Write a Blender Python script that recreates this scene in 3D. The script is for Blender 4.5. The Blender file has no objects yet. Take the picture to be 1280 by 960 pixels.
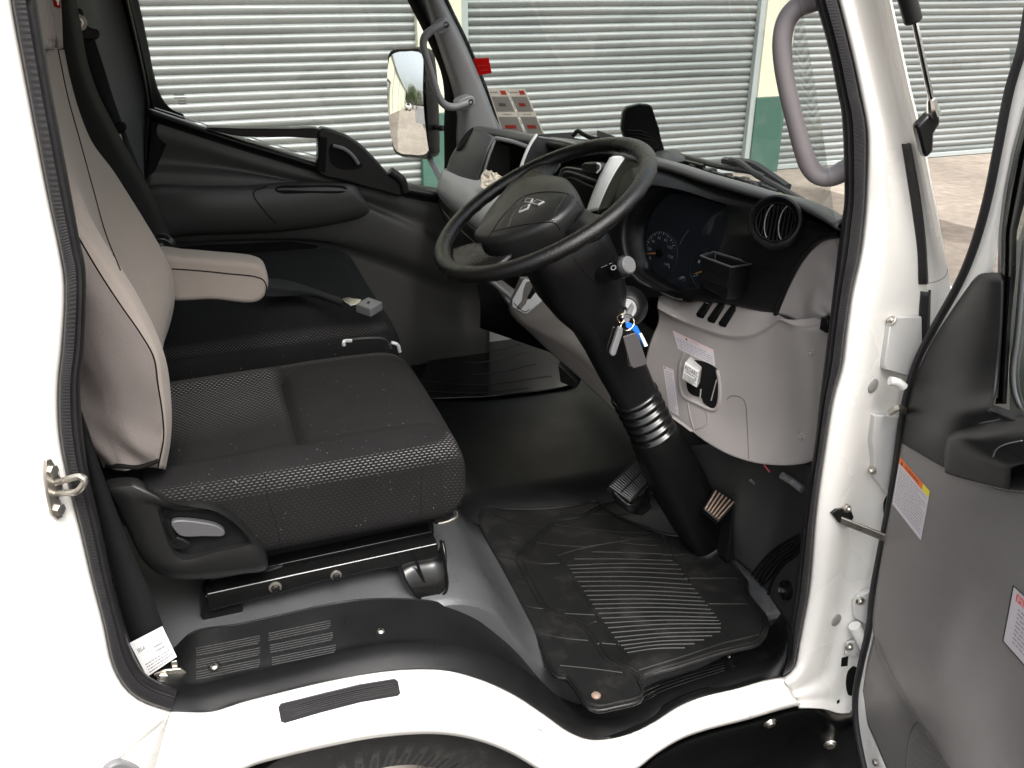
import bpy, bmesh, math, random
EXPO = 1.45
from mathutils import Vector, Matrix
from mathutils.bvhtree import BVHTree
random.seed(7)
S = bpy.context.scene
COL = S.collection
# ------------------------------------------------------------------ camera model
F, PITCH, YAW = 1090.0, math.radians(25), math.radians(19.5)
CAM = Vector((0, -1.15, 0))           # the lens is the origin of heights; the yard lies at GZ
GZ = -1.95
fw = Vector((math.sin(YAW)*math.cos(PITCH), math.cos(YAW)*math.cos(PITCH), -math.sin(PITCH)))
rt = Vector((math.cos(YAW), -math.sin(YAW), 0))
dn = fw.cross(rt)
if dn.z > 0: dn = -dn
def ray(x, y): return (fw + rt*((x-640)/F) + dn*((y-480)/F))
def V(x, y, Y):                       # sight line met with the upright plane at lateral depth Y
    r = ray(x, y); return CAM + r*((Y-CAM.y)/r.y)
def VX(x, y, X):
    r = ray(x, y); return CAM + r*((X-CAM.x)/r.x)
def VZ(x, y, Z):
    r = ray(x, y); return CAM + r*((Z-CAM.z)/r.z)
def VP(x, y, o, n, h=0):              # general plane through o, normal n, lifted h
    r = ray(x, y); return CAM + r*(((o+n*h)-CAM).dot(n)/r.dot(n))
def VL(l, Y=None): return [V(p[0], p[1], p[2] if len(p) > 2 else Y) for p in l]
# ------------------------------------------------------------------ curves
def catmull(pts, n, closed=False):
    pts = [Vector(p) for p in pts]; m = len(pts)
    if m == 1: return [pts[0].copy() for _ in range(n)]
    segs = m if closed else m-1
    dense = []
    for i in range(segs):
        if closed: p0, p1, p2, p3 = pts[(i-1) % m], pts[i], pts[(i+1) % m], pts[(i+2) % m]
        else:
            p1, p2 = pts[i], pts[i+1]
            p0 = pts[i-1] if i > 0 else p1*2-p2
            p3 = pts[i+2] if i+2 < m else p2*2-p1
        d1 = max((p1-p0).length, 1e-6)**.5; d2 = max((p2-p1).length, 1e-6)**.5; d3 = max((p3-p2).length, 1e-6)**.5
        t0, t1 = 0, d1; t2 = t1+d2; t3 = t2+d3
        for k in range(14):
            t = t1+(t2-t1)*k/14
            A1 = p0*((t1-t)/(t1-t0))+p1*((t-t0)/(t1-t0)); A2 = p1*((t2-t)/(t2-t1))+p2*((t-t1)/(t2-t1)); A3 = p2*((t3-t)/(t3-t2))+p3*((t-t2)/(t3-t2))
            B1 = A1*((t2-t)/(t2-t0))+A2*((t-t0)/(t2-t0)); B2 = A2*((t3-t)/(t3-t1))+A3*((t-t1)/(t3-t1))
            dense.append(B1*((t2-t)/(t2-t1))+B2*((t-t1)/(t2-t1)))
    dense.append(pts[0].copy() if closed else pts[-1].copy())
    L = [0]
    for a, b in zip(dense, dense[1:]): L.append(L[-1]+(b-a).length)
    out = []; j = 0
    N = n if closed else n-1
    for i in range(n):
        s = L[-1]*i/N
        while j < len(L)-2 and L[j+1] < s: j += 1
        q = (s-L[j])/max(L[j+1]-L[j], 1e-9)
        out.append(dense[j].lerp(dense[j+1], min(max(q, 0), 1)))
    return out
def linres(pts, n, closed=False):
    pts = [Vector(p) for p in pts]
    if closed: pts = pts+[pts[0]]
    L = [0]
    for a, b in zip(pts, pts[1:]): L.append(L[-1]+(b-a).length)
    out = []; j = 0; N = n if closed else n-1
    for i in range(n):
        s = L[-1]*i/N
        while j < len(L)-2 and L[j+1] < s: j += 1
        q = (s-L[j])/max(L[j+1]-L[j], 1e-9); out.append(pts[j].lerp(pts[j+1], min(max(q, 0), 1)))
    return out
# ------------------------------------------------------------------ materials
def newmat(name):
    m = bpy.data.materials.new(name); m.use_nodes = True
    nt = m.node_tree; b = nt.nodes['Principled BSDF']; return m, nt, b
def setp(b, **k):
    for a, v in k.items(): b.inputs[a.replace('_', ' ')].default_value = v
def srgb(r, g, b):
    f = lambda c: (c/255/12.92) if c/255 <= .04045 else ((c/255+.055)/1.055)**2.4
    return (f(r), f(g), f(b), 1)
def mat(name, col, rough=.5, metal=0, grain=0, gscale=900, vary=0, vscale=6, coat=0, spec=.5, dirt=None, dscale=9, damt=.5, dlo=.55, sheen=0):
    m, nt, b = newmat(name)
    col = tuple(col)+((1,) if len(col) == 3 else ())
    setp(b, Base_Color=col, Roughness=rough, Metallic=metal)
    b.inputs['Specular IOR Level'].default_value = spec
    if coat: b.inputs['Coat Weight'].default_value = coat; b.inputs['Coat Roughness'].default_value = .06
    if sheen: b.inputs['Sheen Weight'].default_value = sheen
    tc = nt.nodes.new('ShaderNodeTexCoord')
    last = None
    if vary or dirt:
        n = nt.nodes.new('ShaderNodeTexNoise'); n.inputs['Scale'].default_value = vscale; n.inputs['Detail'].default_value = 6
        nt.links.new(tc.outputs['Object'], n.inputs['Vector'])
        mx = nt.nodes.new('ShaderNodeMix'); mx.data_type = 'RGBA'
        mx.inputs[6].default_value = tuple(c*(1-vary) for c in col[:3])+(1,); mx.inputs[7].default_value = tuple(min(c*(1+vary), 1) for c in col[:3])+(1,)
        nt.links.new(n.outputs['Fac'], mx.inputs[0]); last = mx.outputs[2]
        r2 = nt.nodes.new('ShaderNodeMapRange'); r2.inputs[3].default_value = max(rough-.12*(1 if vary else 0), .02); r2.inputs[4].default_value = rough+.12
        nt.links.new(n.outputs['Fac'], r2.inputs[0]); nt.links.new(r2.outputs[0], b.inputs['Roughness'])
    if dirt:
        n2 = nt.nodes.new('ShaderNodeTexNoise'); n2.inputs['Scale'].default_value = dscale; n2.inputs['Detail'].default_value = 9; n2.inputs['Roughness'].default_value = .7
        nt.links.new(tc.outputs['Object'], n2.inputs['Vector'])
        rp = nt.nodes.new('ShaderNodeMapRange'); rp.inputs[1].default_value = dlo; rp.inputs[2].default_value = dlo+.2; rp.inputs[4].default_value = damt
        nt.links.new(n2.outputs['Fac'], rp.inputs[0])
        m2 = nt.nodes.new('ShaderNodeMix'); m2.data_type = 'RGBA'; m2.inputs[7].default_value = tuple(dirt)+(1,)
        nt.links.new(rp.outputs[0], m2.inputs[0]); nt.links.new(last, m2.inputs[6]); last = m2.outputs[2]
    if last: nt.links.new(last, b.inputs['Base Color'])
    if grain:
        g = nt.nodes.new('ShaderNodeTexNoise'); g.inputs['Scale'].default_value = gscale; g.inputs['Detail'].default_value = 2
        nt.links.new(tc.outputs['Object'], g.inputs['Vector'])
        bp = nt.nodes.new('ShaderNodeBump'); bp.inputs['Strength'].default_value = grain; bp.inputs['Distance'].default_value = .001
        nt.links.new(g.outputs['Fac'], bp.inputs['Height']); nt.links.new(bp.outputs[0], b.inputs['Normal'])
    return m
M = {}
M['white'] = mat('white_paint', (.75, .73, .69), .26, coat=.5, vary=.02, vscale=3, dirt=(.42, .37, .30), dscale=22, damt=.35, dlo=.66)
M['whiteplastic'] = mat('white_plastic', (.56, .55, .53), .35)
M['greyplas'] = mat('warm_grey_plastic', (.33, .302, .288), .40, grain=.25, vary=.03, vscale=5, spec=.35)
M['greypillar'] = mat('pillar_grey_plastic', (.16, .16, .163), .42, grain=.25)
M['greydoor'] = mat('door_grey_plastic', (.182, .170, .164), .36, grain=.35, gscale=700, vary=.05, vscale=4, spec=.45, dirt=(.15, .138, .13), dscale=5, damt=.5, dlo=.5)
M['lightgrey'] = mat('light_grey_plastic', (.27, .265, .26), .42, grain=.2)
M['handle'] = mat('mauve_grey_handle', (.24, .215, .222), .42, grain=.2, vary=.03)
M['silver'] = mat('silver_trim', (.55, .55, .55), .38, metal=.4)
M['dark'] = mat('dark_plastic', (.0065, .0065, .0068), .33, grain=.35, vary=.12, vscale=8, spec=.28)
M['dark2'] = mat('charcoal_plastic', (.0125, .0125, .0125), .33, grain=.35, vary=.1, spec=.35)
M['darktrim'] = mat('dark_grey_trim', (.030, .030, .029), .5, grain=.3, vary=.06, spec=.35)
M['black'] = mat('black_gloss', (.006, .006, .006), .22, vary=.1, spec=.4)
M['matteblack'] = mat('matte_black', (.005, .005, .005), .75, spec=.15)
M['rubber'] = mat('rubber_seal', (.017, .016, .017), .45, grain=.4, vary=.2, vscale=20, dirt=(.06, .055, .05), dscale=30, damt=.35, spec=.35)
M['matrubber'] = mat('floor_mat_rubber', (.0075, .0075, .0074), .34, grain=.4, gscale=400, vary=.4, vscale=12, dirt=(.040, .037, .034), dscale=11, damt=.45, dlo=.52, spec=.3)
M['sill'] = mat('sill_plastic', (.0055, .0055, .0056), .33, grain=.6, gscale=1100, vary=.15, vscale=14, dirt=(.026, .025, .024), dscale=30, damt=.3, dlo=.6, spec=.36)
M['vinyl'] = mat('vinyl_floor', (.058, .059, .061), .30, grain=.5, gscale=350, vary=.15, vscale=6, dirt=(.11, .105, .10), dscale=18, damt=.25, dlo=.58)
M['vinyl2'] = mat('shaded_vinyl_floor', (.0055, .0057, .006), .38, grain=.5, gscale=350, vary=.3, spec=.22, dirt=(.02, .019, .018), dscale=14, damt=.4, dlo=.55)  # the floor vinyl again, coloured dark to stand for footwell shade
M['beige'] = mat('beige_seat_cover', (.245, .210, .183), .9, grain=.6, gscale=500, vary=.10, vscale=7, sheen=.1, dirt=(.17, .14, .12), dscale=11, damt=.4, dlo=.58)
M['beigeflap'] = mat('mauve_canvas', (.150, .128, .118), .9, grain=.9, gscale=900, vary=.14, vscale=12, sheen=.1)
M['doorblack'] = mat('door_trim_black', (.011, .011, .011), .34, grain=.35, vary=.1, spec=.28)
M['levergrey'] = mat('lever_grey', (.075, .075, .078), .45)
M['seatblack'] = mat('black_seat_cloth', (.010, .010, .010), .85, grain=.5, gscale=500, spec=.15)
M['wheelskin'] = mat('wheel_skin', (.0045, .0043, .0043), .27, grain=.8, gscale=700, vary=.1, vscale=12, spec=.40)
M['coldark'] = mat('column_plastic', (.0065, .0065, .0068), .33, grain=.35, vary=.1, spec=.26)
M['matteblack2'] = mat('soft_black_cover', (.0035, .0035, .0035), .42, vary=.1, spec=.2)
M['handle2'] = mat('stalk_cap_grey', (.10, .10, .10), .5)
M['goldring'] = mat('brass_ring', (.70, .58, .40), .25, metal=1)
M['leathertag'] = mat('leather_tag', (.065, .06, .06), .6, grain=.6, gscale=1500)
M['padplas'] = mat('dash_pad', (.062, .062, .062), .36, grain=.4, gscale=700, vary=.08, spec=.5)
M['silverdark'] = mat('vane_silver', (.42, .42, .42), .35, metal=.6)
M['greyshade'] = mat('joint_grey', (.12, .11, .105), .6)
M['greypillar2'] = mat('pod_grey', (.045, .045, .046), .42, grain=.3, spec=.4)
M['silvertrim'] = mat('satin_silver', (.78, .79, .80), .35, metal=.1)
M['consolegrey'] = mat('console_grey', (.17, .157, .146), .42, grain=.3, vary=.04)
M['seam'] = mat('dark_seam', (.008, .0075, .0075), .9, spec=.08)
M['webbing'] = mat('belt_webbing', (.009, .009, .0095), .6, grain=.5, gscale=500, spec=.2)
M['metal'] = mat('zinc_metal', (.50, .47, .42), .30, metal=.9, vary=.2, vscale=60, dirt=(.25, .2, .13), dscale=60, damt=.5)
M['chrome'] = mat('chrome', (.8, .78, .75), .12, metal=1)
M['blackmetal'] = mat('black_painted_steel', (.006, .006, .006), .25, vary=.2, vscale=30, dirt=(.10, .07, .045), dscale=45, damt=.5, dlo=.64, spec=.4)
M['paper'] = mat('paper_white', (.86, .85, .84), .7)
M['papercream'] = mat('crumpled_paper', (.72, .66, .55), .85, vary=.1, vscale=20)
M['ink'] = mat('grey_ink', (.30, .29, .30), .8)
M['inkdark'] = mat('black_ink', (.02, .02, .02), .8)
M['orange'] = mat('orange_label', (.80, .17, .03), .6)
M['yellow'] = mat('yellow_label', (.80, .68, .05), .6)
M['red'] = mat('red_label', (.50, .012, .012), .6)
M['redpale'] = mat('red_print', (.75, .13, .12), .6)
M['pink'] = mat('pink_strip', (.70, .55, .56), .7)
M['stick'] = mat('sticker_beige', (.60, .56, .50), .7)
M['stickgrey'] = mat('sticker_grey', (.26, .255, .25), .7)
M['needle'] = mat('gauge_needle', (.70, .30, .10), .5)
M['dial'] = mat('gauge_face', (.024, .027, .032), .35)
M['marks'] = mat('gauge_marks', (.45, .47, .5), .6)
M['blue'] = mat('blue_tag', (.02, .16, .62), .35)
M['tyre'] = mat('tyre_rubber', (.018, .017, .016), .8, grain=1, gscale=300, vary=.4, vscale=30, dirt=(.06, .05, .04), dscale=40, damt=.6)
M['treadcopper'] = mat('worn_pedal_rubber', (.03, .028, .026), .5, vary=.2)
M['copper'] = mat('worn_copper_edge', (.36, .26, .20), .4, metal=.5, vary=.3, vscale=60)
M['plug'] = mat('grey_plug', (.24, .235, .22), .6)
M['mirror'] = mat('mirror_glass', (.9, .9, .9), .01, metal=1)
M['steelpost'] = mat('grey_steel', (.30, .33, .32), .6)
M['green'] = mat('green_wall_paint', (.035, .095, .072), .6, vary=.12, vscale=2.5, dirt=(.13, .16, .13), dscale=3, damt=.4, dlo=.5)
M['cream'] = mat('cream_wall_paint', (.56, .55, .42), .7, vary=.04, vscale=2, dirt=(.35, .33, .22), dscale=3, damt=.3, dlo=.6)
M['darktrim2'] = mat('door_trim_dark', (.058, .057, .055), .42, grain=.3, vary=.05, spec=.4)
M['pillardark'] = mat('rear_pillar_grey', (.085, .087, .09), .6, grain=.3, spec=.3)
M['redpale2'] = mat('faded_red', (.50, .14, .11), .6)
M['reddark'] = mat('dark_red', (.30, .05, .05), .6)
M['greyred'] = mat('brown_print', (.10, .055, .06), .6)
M['matrubber2'] = mat('worn_rib', (.009, .0088, .0086), .32, vary=.3, vscale=30, spec=.35)
M['paper2'] = mat('lilac_paper', (.62, .57, .60), .6)
def translucent(name, col):
    m, nt, b = newmat(name); t = nt.nodes.new('ShaderNodeBsdfTranslucent'); d = nt.nodes.new('ShaderNodeBsdfDiffuse'); x = nt.nodes.new('ShaderNodeMixShader'); x.inputs[0].default_value = .6
    t.inputs[0].default_value = tuple(col)+(1,); d.inputs[0].default_value = tuple(col)+(1,)
    nt.links.new(d.outputs[0], x.inputs[1]); nt.links.new(t.outputs[0], x.inputs[2]); nt.links.new(x.outputs[0], nt.nodes['Material Output'].inputs[0]); return m
M['stickT'] = translucent('permit_paper', (.80, .76, .70)); M['stickgreyT'] = translucent('permit_grey', (.40, .39, .38)); M['redT'] = translucent('permit_red', (.62, .10, .08)); M['inkT'] = translucent('permit_ink', (.25, .23, .22)); M['red'] = translucent('red_label', (.60, .02, .02))
def glassmat(name, tint, gloss=.05):
    m = bpy.data.materials.new(name); m.use_nodes = True; nt = m.node_tree; nt.nodes.clear()
    o = nt.nodes.new('ShaderNodeOutputMaterial'); t = nt.nodes.new('ShaderNodeBsdfTransparent'); g = nt.nodes.new('ShaderNodeBsdfGlossy')
    t.inputs[0].default_value = tuple(tint)+(1,); g.inputs['Roughness'].default_value = .02
    mx = nt.nodes.new('ShaderNodeMixShader'); lw = nt.nodes.new('ShaderNodeLayerWeight'); lw.inputs[0].default_value = .5
    pw = nt.nodes.new('ShaderNodeMath'); pw.operation = 'POWER'; pw.inputs[1].default_value = 5; nt.links.new(lw.outputs['Facing'], pw.inputs[0])
    ml = nt.nodes.new('ShaderNodeMath'); ml.operation = 'MULTIPLY_ADD'; ml.inputs[1].default_value = .6; ml.inputs[2].default_value = gloss
    nt.links.new(pw.outputs[0], ml.inputs[0]); nt.links.new(ml.outputs[0], mx.inputs[0])
    nt.links.new(t.outputs[0], mx.inputs[1]); nt.links.new(g.outputs[0], mx.inputs[2]); nt.links.new(mx.outputs[0], o.inputs[0]); return m
M['glass'] = glassmat('window_glass', (.90, .93, .91))
M['glassdark'] = glassmat('door_glass', (.5,.55,.54), .3)
M['screenglass'] = glassmat('windscreen_glass', (.84, .87, .86), .07)
M['clusterglass'] = glassmat('cluster_lens', (.75, .78, .80), .06)
def fabricmat():
    m, nt, b = newmat('dashed_seat_fabric')
    N = nt.nodes.new; L = nt.links.new
    tc = N('ShaderNodeTexCoord'); sp = N('ShaderNodeSeparateXYZ'); L(tc.outputs['Object'], sp.inputs[0])
    def mth(op, a, bb=None, c=None):
        n = N('ShaderNodeMath'); n.operation = op
        for i, v in enumerate((a, bb, c)):
            if v is None: continue
            if isinstance(v, (int, float)): n.inputs[i].default_value = v
            else: L(v, n.inputs[i])
        return n.outputs[0]
    v = mth('SUBTRACT', sp.outputs[2], sp.outputs[1])     # height minus depth: runs on over the rolled edge
    v = mth('ADD', sp.outputs[2], sp.outputs[1])
    row = mth('MULTIPLY', v, 1/.0062); rf = mth('FRACT', row); ri = mth('FLOOR', row)
    xx = mth('ADD', mth('MULTIPLY', sp.outputs[0], 1/.0092), mth('MULTIPLY', mth('MODULO', ri, 2.0), .5)); xf = mth('FRACT', xx)
    dash = mth('MULTIPLY', mth('LESS_THAN', xf, .55), mth('LESS_THAN', rf, .24))
    # faint dark weave everywhere
    at = N('ShaderNodeAttribute'); at.attribute_name = 'dash'
    sc = N('ShaderNodeSeparateColor'); L(at.outputs['Color'], sc.inputs[0])
    fac = mth('MULTIPLY', dash, sc.outputs[0])
    nz = N('ShaderNodeTexNoise'); nz.inputs['Scale'].default_value = 9; nz.inputs['Detail'].default_value = 5; L(tc.outputs['Object'], nz.inputs[0])
    lint = N('ShaderNodeTexNoise'); lint.inputs['Scale'].default_value = 260; lint.inputs['Detail'].default_value = 0; L(tc.outputs['Object'], lint.inputs[0])
    mx0 = N('ShaderNodeMix'); mx0.data_type = 'RGBA'; mx0.inputs[6].default_value = (.0062, .006, .006, 1); mx0.inputs[7].default_value = (.0125, .012, .012, 1); L(nz.outputs[0], mx0.inputs[0])
    weave = mth('MULTIPLY', mth('LESS_THAN', mth('FRACT', mth('MULTIPLY', sp.outputs[0], 1/.0092)), .45), .22)
    weave2 = mth('MULTIPLY', mth('LESS_THAN', rf, .35), .30)
    wv = mth('MAXIMUM', weave2, weave)
    mxw = N('ShaderNodeMix'); mxw.data_type = 'RGBA'; L(mth('MULTIPLY', wv, sc.outputs[1]), mxw.inputs[0]); L(mx0.outputs[2], mxw.inputs[6]); mxw.inputs[7].default_value = (.006, .006, .006, 1)
    mx = N('ShaderNodeMix'); mx.data_type = 'RGBA'; L(mth('MULTIPLY', fac, .9), mx.inputs[0]); L(mxw.outputs[2], mx.inputs[6]); mx.inputs[7].default_value = (.27, .255, .25, 1)
    mx2 = N('ShaderNodeMix'); mx2.data_type = 'RGBA'; L(mth('GREATER_THAN', lint.outputs[0], .845), mx2.inputs[0]); L(mx.outputs[2], mx2.inputs[6]); mx2.inputs[7].default_value = (.12, .115, .11, 1)
    L(mx2.outputs[2], b.inputs['Base Color']); b.inputs['Roughness'].default_value = .85; b.inputs['Specular IOR Level'].default_value = .16
    g = N('ShaderNodeTexWave'); g.inputs['Scale'].default_value = 160; g.bands_direction = 'X'; g.inputs['Distortion'].default_value = .5; L(tc.outputs['Object'], g.inputs[0])
    bp = N('ShaderNodeBump'); bp.inputs['Strength'].default_value = .5; bp.inputs['Distance'].default_value = .001; L(g.outputs['Fac'], bp.inputs['Height']); L(bp.outputs[0], b.inputs['Normal'])
    return m
M['fabric'] = fabricmat()
def mobj(x): return M[x] if isinstance(x, str) else x
# ------------------------------------------------------------------ mesh builder
class MB:
    def __init__(s): s.v = []; s.f = []; s.mi = []; s.m = 0
    def mat(s, i): s.m = i; return s
    def add(s, vs, fs):
        o = len(s.v); s.v += [Vector(q) for q in vs]
        for f in fs: s.f.append([o+i for i in f]); s.mi.append(s.m)
        return s
    def grid(s, rows, cl=False, capends=False):
        n = len(rows[0]); vs = [p for r in rows for p in r]; fs = []
        for i in range(len(rows)-1):
            for j in range(n if cl else n-1):
                k = (j+1) % n; fs.append((i*n+j, i*n+k, (i+1)*n+k, (i+1)*n+j))
        if capends and cl: fs.append(tuple(range(n))[::-1]); fs.append(tuple((len(rows)-1)*n+j for j in range(n)))
        return s.add(vs, fs)
    def loft(s, rows, n=24, m=5, lin=False, cl=False, capends=False, rowlin=False):
        R = [(linres if rowlin else catmull)(r, n, cl) for r in rows]
        if not lin and len(R) > 2:
            cols = [catmull_u([r[j] for r in R], m) for j in range(n)]
            R = [[c[i] for c in cols] for i in range(len(cols[0]))]
        return s.grid(R, cl, capends)
    def tube(s, pts, r, seg=10, n=None, cl=False, smooth=True, ry=None, up=None, caps=True):
        P = pts if not smooth else catmull(pts, n or max(8, len(pts)*6), cl)
        P = [Vector(p) for p in P]; N = len(P); rows = []
        prev = None
        for i, p in enumerate(P):
            a = P[i-1] if (i > 0 or cl) else p; b = P[(i+1) % N] if (i < N-1 or cl) else p
            t = (b-a).normalized()
            if up is not None: u = Vector(up)
            elif prev is None: u = Vector((0, 0, 1)) if abs(t.z) < .9 else Vector((1, 0, 0))
            else: u = prev
            u = (u-t*u.dot(t)).normalized(); prev = u; w = t.cross(u)
            rr = r[min(int(i/(N-1)*(len(r)-1)+.5), len(r)-1)] if isinstance(r, (list, tuple)) and not smooth else (interp(r, i/(N-1)) if isinstance(r, (list, tuple)) else r)
            rb = rr if ry is None else ry
            rows.append([p+u*(rr*math.cos(2*math.pi*k/seg))+w*(rb*math.sin(2*math.pi*k/seg)) for k in range(seg)])
        if cl: rows.append(rows[0]); return s.grid(rows, True)
        return s.grid(rows, True, caps)
    def box(s, c, sx, sy, sz, ax=None):
        c = Vector(c); X, Y, Z = ax if ax else (Vector((1, 0, 0)), Vector((0, 1, 0)), Vector((0, 0, 1)))
        vs = [c+X*(sx/2*i)+Y*(sy/2*j)+Z*(sz/2*k) for i in (-1, 1) for j in (-1, 1) for k in (-1, 1)]
        return s.add(vs, [(0, 1, 3, 2), (4, 6, 7, 5), (0, 4, 5, 1), (2, 3, 7, 6), (0, 2, 6, 4), (1, 5, 7, 3)])
    def cyl(s, p0, p1, r, seg=20, r2=None):
        p0, p1 = Vector(p0), Vector(p1); t = (p1-p0).normalized(); u = t.orthogonal().normalized(); w = t.cross(u); r2 = r if r2 is None else r2
        return s.grid([[p+u*(q*math.cos(2*math.pi*k/seg))+w*(q*math.sin(2*math.pi*k/seg)) for k in range(seg)] for p, q in ((p0, r), (p1, r2))], True, True)
    def lathe(s, prof, c, ax, seg=32, caps=False):
        c, ax = Vector(c), Vector(ax).normalized(); u = ax.orthogonal().normalized(); w = ax.cross(u)
        return s.grid([[c+ax*h+u*(r*math.cos(2*math.pi*k/seg))+w*(r*math.sin(2*math.pi*k/seg)) for k in range(seg)] for r, h in prof], True, caps)
    def plate(s, out, d):
        n = len(out); out = [Vector(p) for p in out]
        if not isinstance(d, Vector):
            nn = Vector((0, 0, 0))
            for i in range(n): nn += out[i].cross(out[(i+1) % n])
            nn.normalize()
            if nn.dot(CAM-out[0]) > 0: nn = -nn
            d = nn*d
        fs = [tuple(range(n)), tuple(range(2*n-1, n-1, -1))]+[(i, (i+1) % n, n+(i+1) % n, n+i) for i in range(n)]
        return s.add(out+[p+d for p in out], fs)
    def build(s, name, mats, parent=None, bevel=0, bseg=2, solid=0, angle=35, toward=None, flat=False):
        me = bpy.data.meshes.new(name); me.from_pydata([tuple(p) for p in s.v], [], s.f)
        for mm in (mats if isinstance(mats, (list, tuple)) else [mats]): me.materials.append(mobj(mm))
        me.polygons.foreach_set('material_index', s.mi); me.update()
        bm = bmesh.new(); bm.from_mesh(me); bmesh.ops.remove_doubles(bm, verts=bm.verts, dist=1e-5)
        if not solid: bmesh.ops.recalc_face_normals(bm, faces=bm.faces)
        else:
            bmesh.ops.recalc_face_normals(bm, faces=bm.faces)
            tgt = Vector(toward) if toward is not None else CAM
            sc = sum((f.normal.dot((tgt-f.calc_center_median()).normalized())*f.calc_area() for f in bm.faces))
            if sc < 0: bmesh.ops.reverse_faces(bm, faces=bm.faces)
        bm.to_mesh(me); bm.free()
        if not flat:
            me.shade_smooth(); me.set_sharp_from_angle(angle=math.radians(angle))
        o = bpy.data.objects.new(name, me); COL.objects.link(o)
        if parent is not None:
            o.parent = parent
            if parent.parent is None and parent.type == 'EMPTY': o.location = -parent.location
        if solid:
            md = o.modifiers.new('solid', 'SOLIDIFY'); md.thickness = solid; md.offset = -1
        if bevel:
            md = o.modifiers.new('bevel', 'BEVEL'); md.width = bevel; md.segments = bseg; md.limit_method = 'ANGLE'; md.angle_limit = math.radians(40); md.harden_normals = False
        return o
def interp(l, t):
    x = t*(len(l)-1); i = min(int(x), len(l)-2); return l[i]+(l[i+1]-l[i])*(x-i)
def catmull_u(pts, m):                # uniform parameter, m steps per segment
    out = []; k = len(pts)
    for i in range(k-1):
        p1, p2 = pts[i], pts[i+1]; p0 = pts[i-1] if i else p1*2-p2; p3 = pts[i+2] if i+2 < k else p2*2-p1
        for j in range(m):
            t = j/m
            out.append(((p1*2)+(p2-p0)*t+(p0*2-p1*5+p2*4-p3)*t*t+(p1*3-p0-p2*3+p3)*t*t*t)*.5)
    out.append(pts[-1].copy()); return out
def bvh(*objs):
    vs = []; fs = []
    for o in objs:
        b = len(vs); off = Vector((0, 0, 0)); q = o
        while q: off += q.location; q = q.parent
        vs += [v.co+off for v in o.data.vertices]; fs += [[b+i for i in p.vertices] for p in o.data.polygons]
    return BVHTree.FromPolygons(vs, fs)
def on(tree, x, y, lift=0.0, want_n=False, fallback=None):
    r = ray(x, y).normalized(); h = tree.ray_cast(CAM, r)
    if h[0] is None:
        best = None
        for k in range(60):
            c = CAM+r*(.9+k*.04); q = tree.find_nearest(c)
            if best is None or q[3] < best[3]: best = q
        p, n = best[0], best[1]; print('miss', x, y)
    else: p, n = h[0], h[1]
    if n.dot(r) > 0: n = -n
    p = p+n*lift
    return (p, n) if want_n else p
def top(o, label, cat, group=None, kind=None):
    o['label'] = label; o['category'] = cat
    if group: o['group'] = group
    if kind: o['kind'] = kind
    return o
def empty(name, loc):
    o = bpy.data.objects.new(name, None); COL.objects.link(o); o.location = loc; o.empty_display_size = .1; return o
def txt(s):
    cu = bpy.data.curves.new('t', 'FONT'); cu.body = s; cu.resolution_u = 2; ob = bpy.data.objects.new('t', cu); COL.objects.link(ob)
    dg = bpy.context.evaluated_depsgraph_get(); me = bpy.data.meshes.new_from_object(ob.evaluated_get(dg))
    vs = [v.co.copy() for v in me.vertices]; fs = [list(p.vertices) for p in me.polygons]
    bpy.data.objects.remove(ob); bpy.data.meshes.remove(me)
    x0 = min(v.x for v in vs); x1 = max(v.x for v in vs); y0 = min(v.y for v in vs); y1 = max(v.y for v in vs)
    return [((v.x-x0)/(x1-x0), (v.y-y0)/(y1-y0)) for v in vs], fs
def decal(mb, q, items, lift=.0006):
    """q: corners TL,TR,BR,BL.  items: (kind, matidx, u0,v0,u1,v1[,text]) with v measured downwards"""
    TL, TR, BR, BL = [Vector(p) for p in q]
    n = (TR-TL).cross(BL-TL).normalized()
    if n.dot(CAM-TL) < 0: n = -n
    def P(u, v, l=1): return (TL.lerp(TR, u)).lerp(BL.lerp(BR, u), v)+n*(lift*l)
    for ii, it in enumerate(items):
        k, mi, u0, v0, u1, v1 = it[:6]; mb.mat(mi)
        if k == 'r': l_ = 1+.25*ii; mb.add([P(u0, v0, l_), P(u1, v0, l_), P(u1, v1, l_), P(u0, v1, l_)], [(0, 1, 2, 3)])
        elif k == 't':
            vs, fs = txt(it[6]); mb.add([P(u0+(u1-u0)*x, v1+(v0-v1)*y, 2+.25*ii) for x, y in vs], fs)
        elif k == 'w':                # rows of word-like dashes
            rows = it[6]; rnd = random.Random(it[7] if len(it) > 7 else 1)
            for r_ in range(rows):
                a = v0+(v1-v0)*(r_+.2)/rows; b = v0+(v1-v0)*(r_+.62)/rows; u = u0; e = u1-(rnd.random()*.25 if rnd.random() < .3 else 0)*(u1-u0)
                while u < e:
                    w = (.02+.07*rnd.random())*(u1-u0)*1.3; w = min(w, e-u)
                    mb.add([P(u, a, 2), P(u+w, a, 2), P(u+w, b, 2), P(u, b, 2)], [(0, 1, 2, 3)]); u += w+.018*(u1-u0)
        elif k == 'tri': mb.add([P((u0+u1)/2, v0, 2), P(u1, v1, 2), P(u0, v1, 2)], [(0, 1, 2)])
    return mb
def sticker(name, q, mats, items, parent, thick=.0006):
    mb = MB(); q = [Vector(p) for p in q]
    mb.mat(0).plate(q, thick); decal(mb, q, items, .0005)
    return mb.build(name, mats, parent, flat=True)

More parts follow.
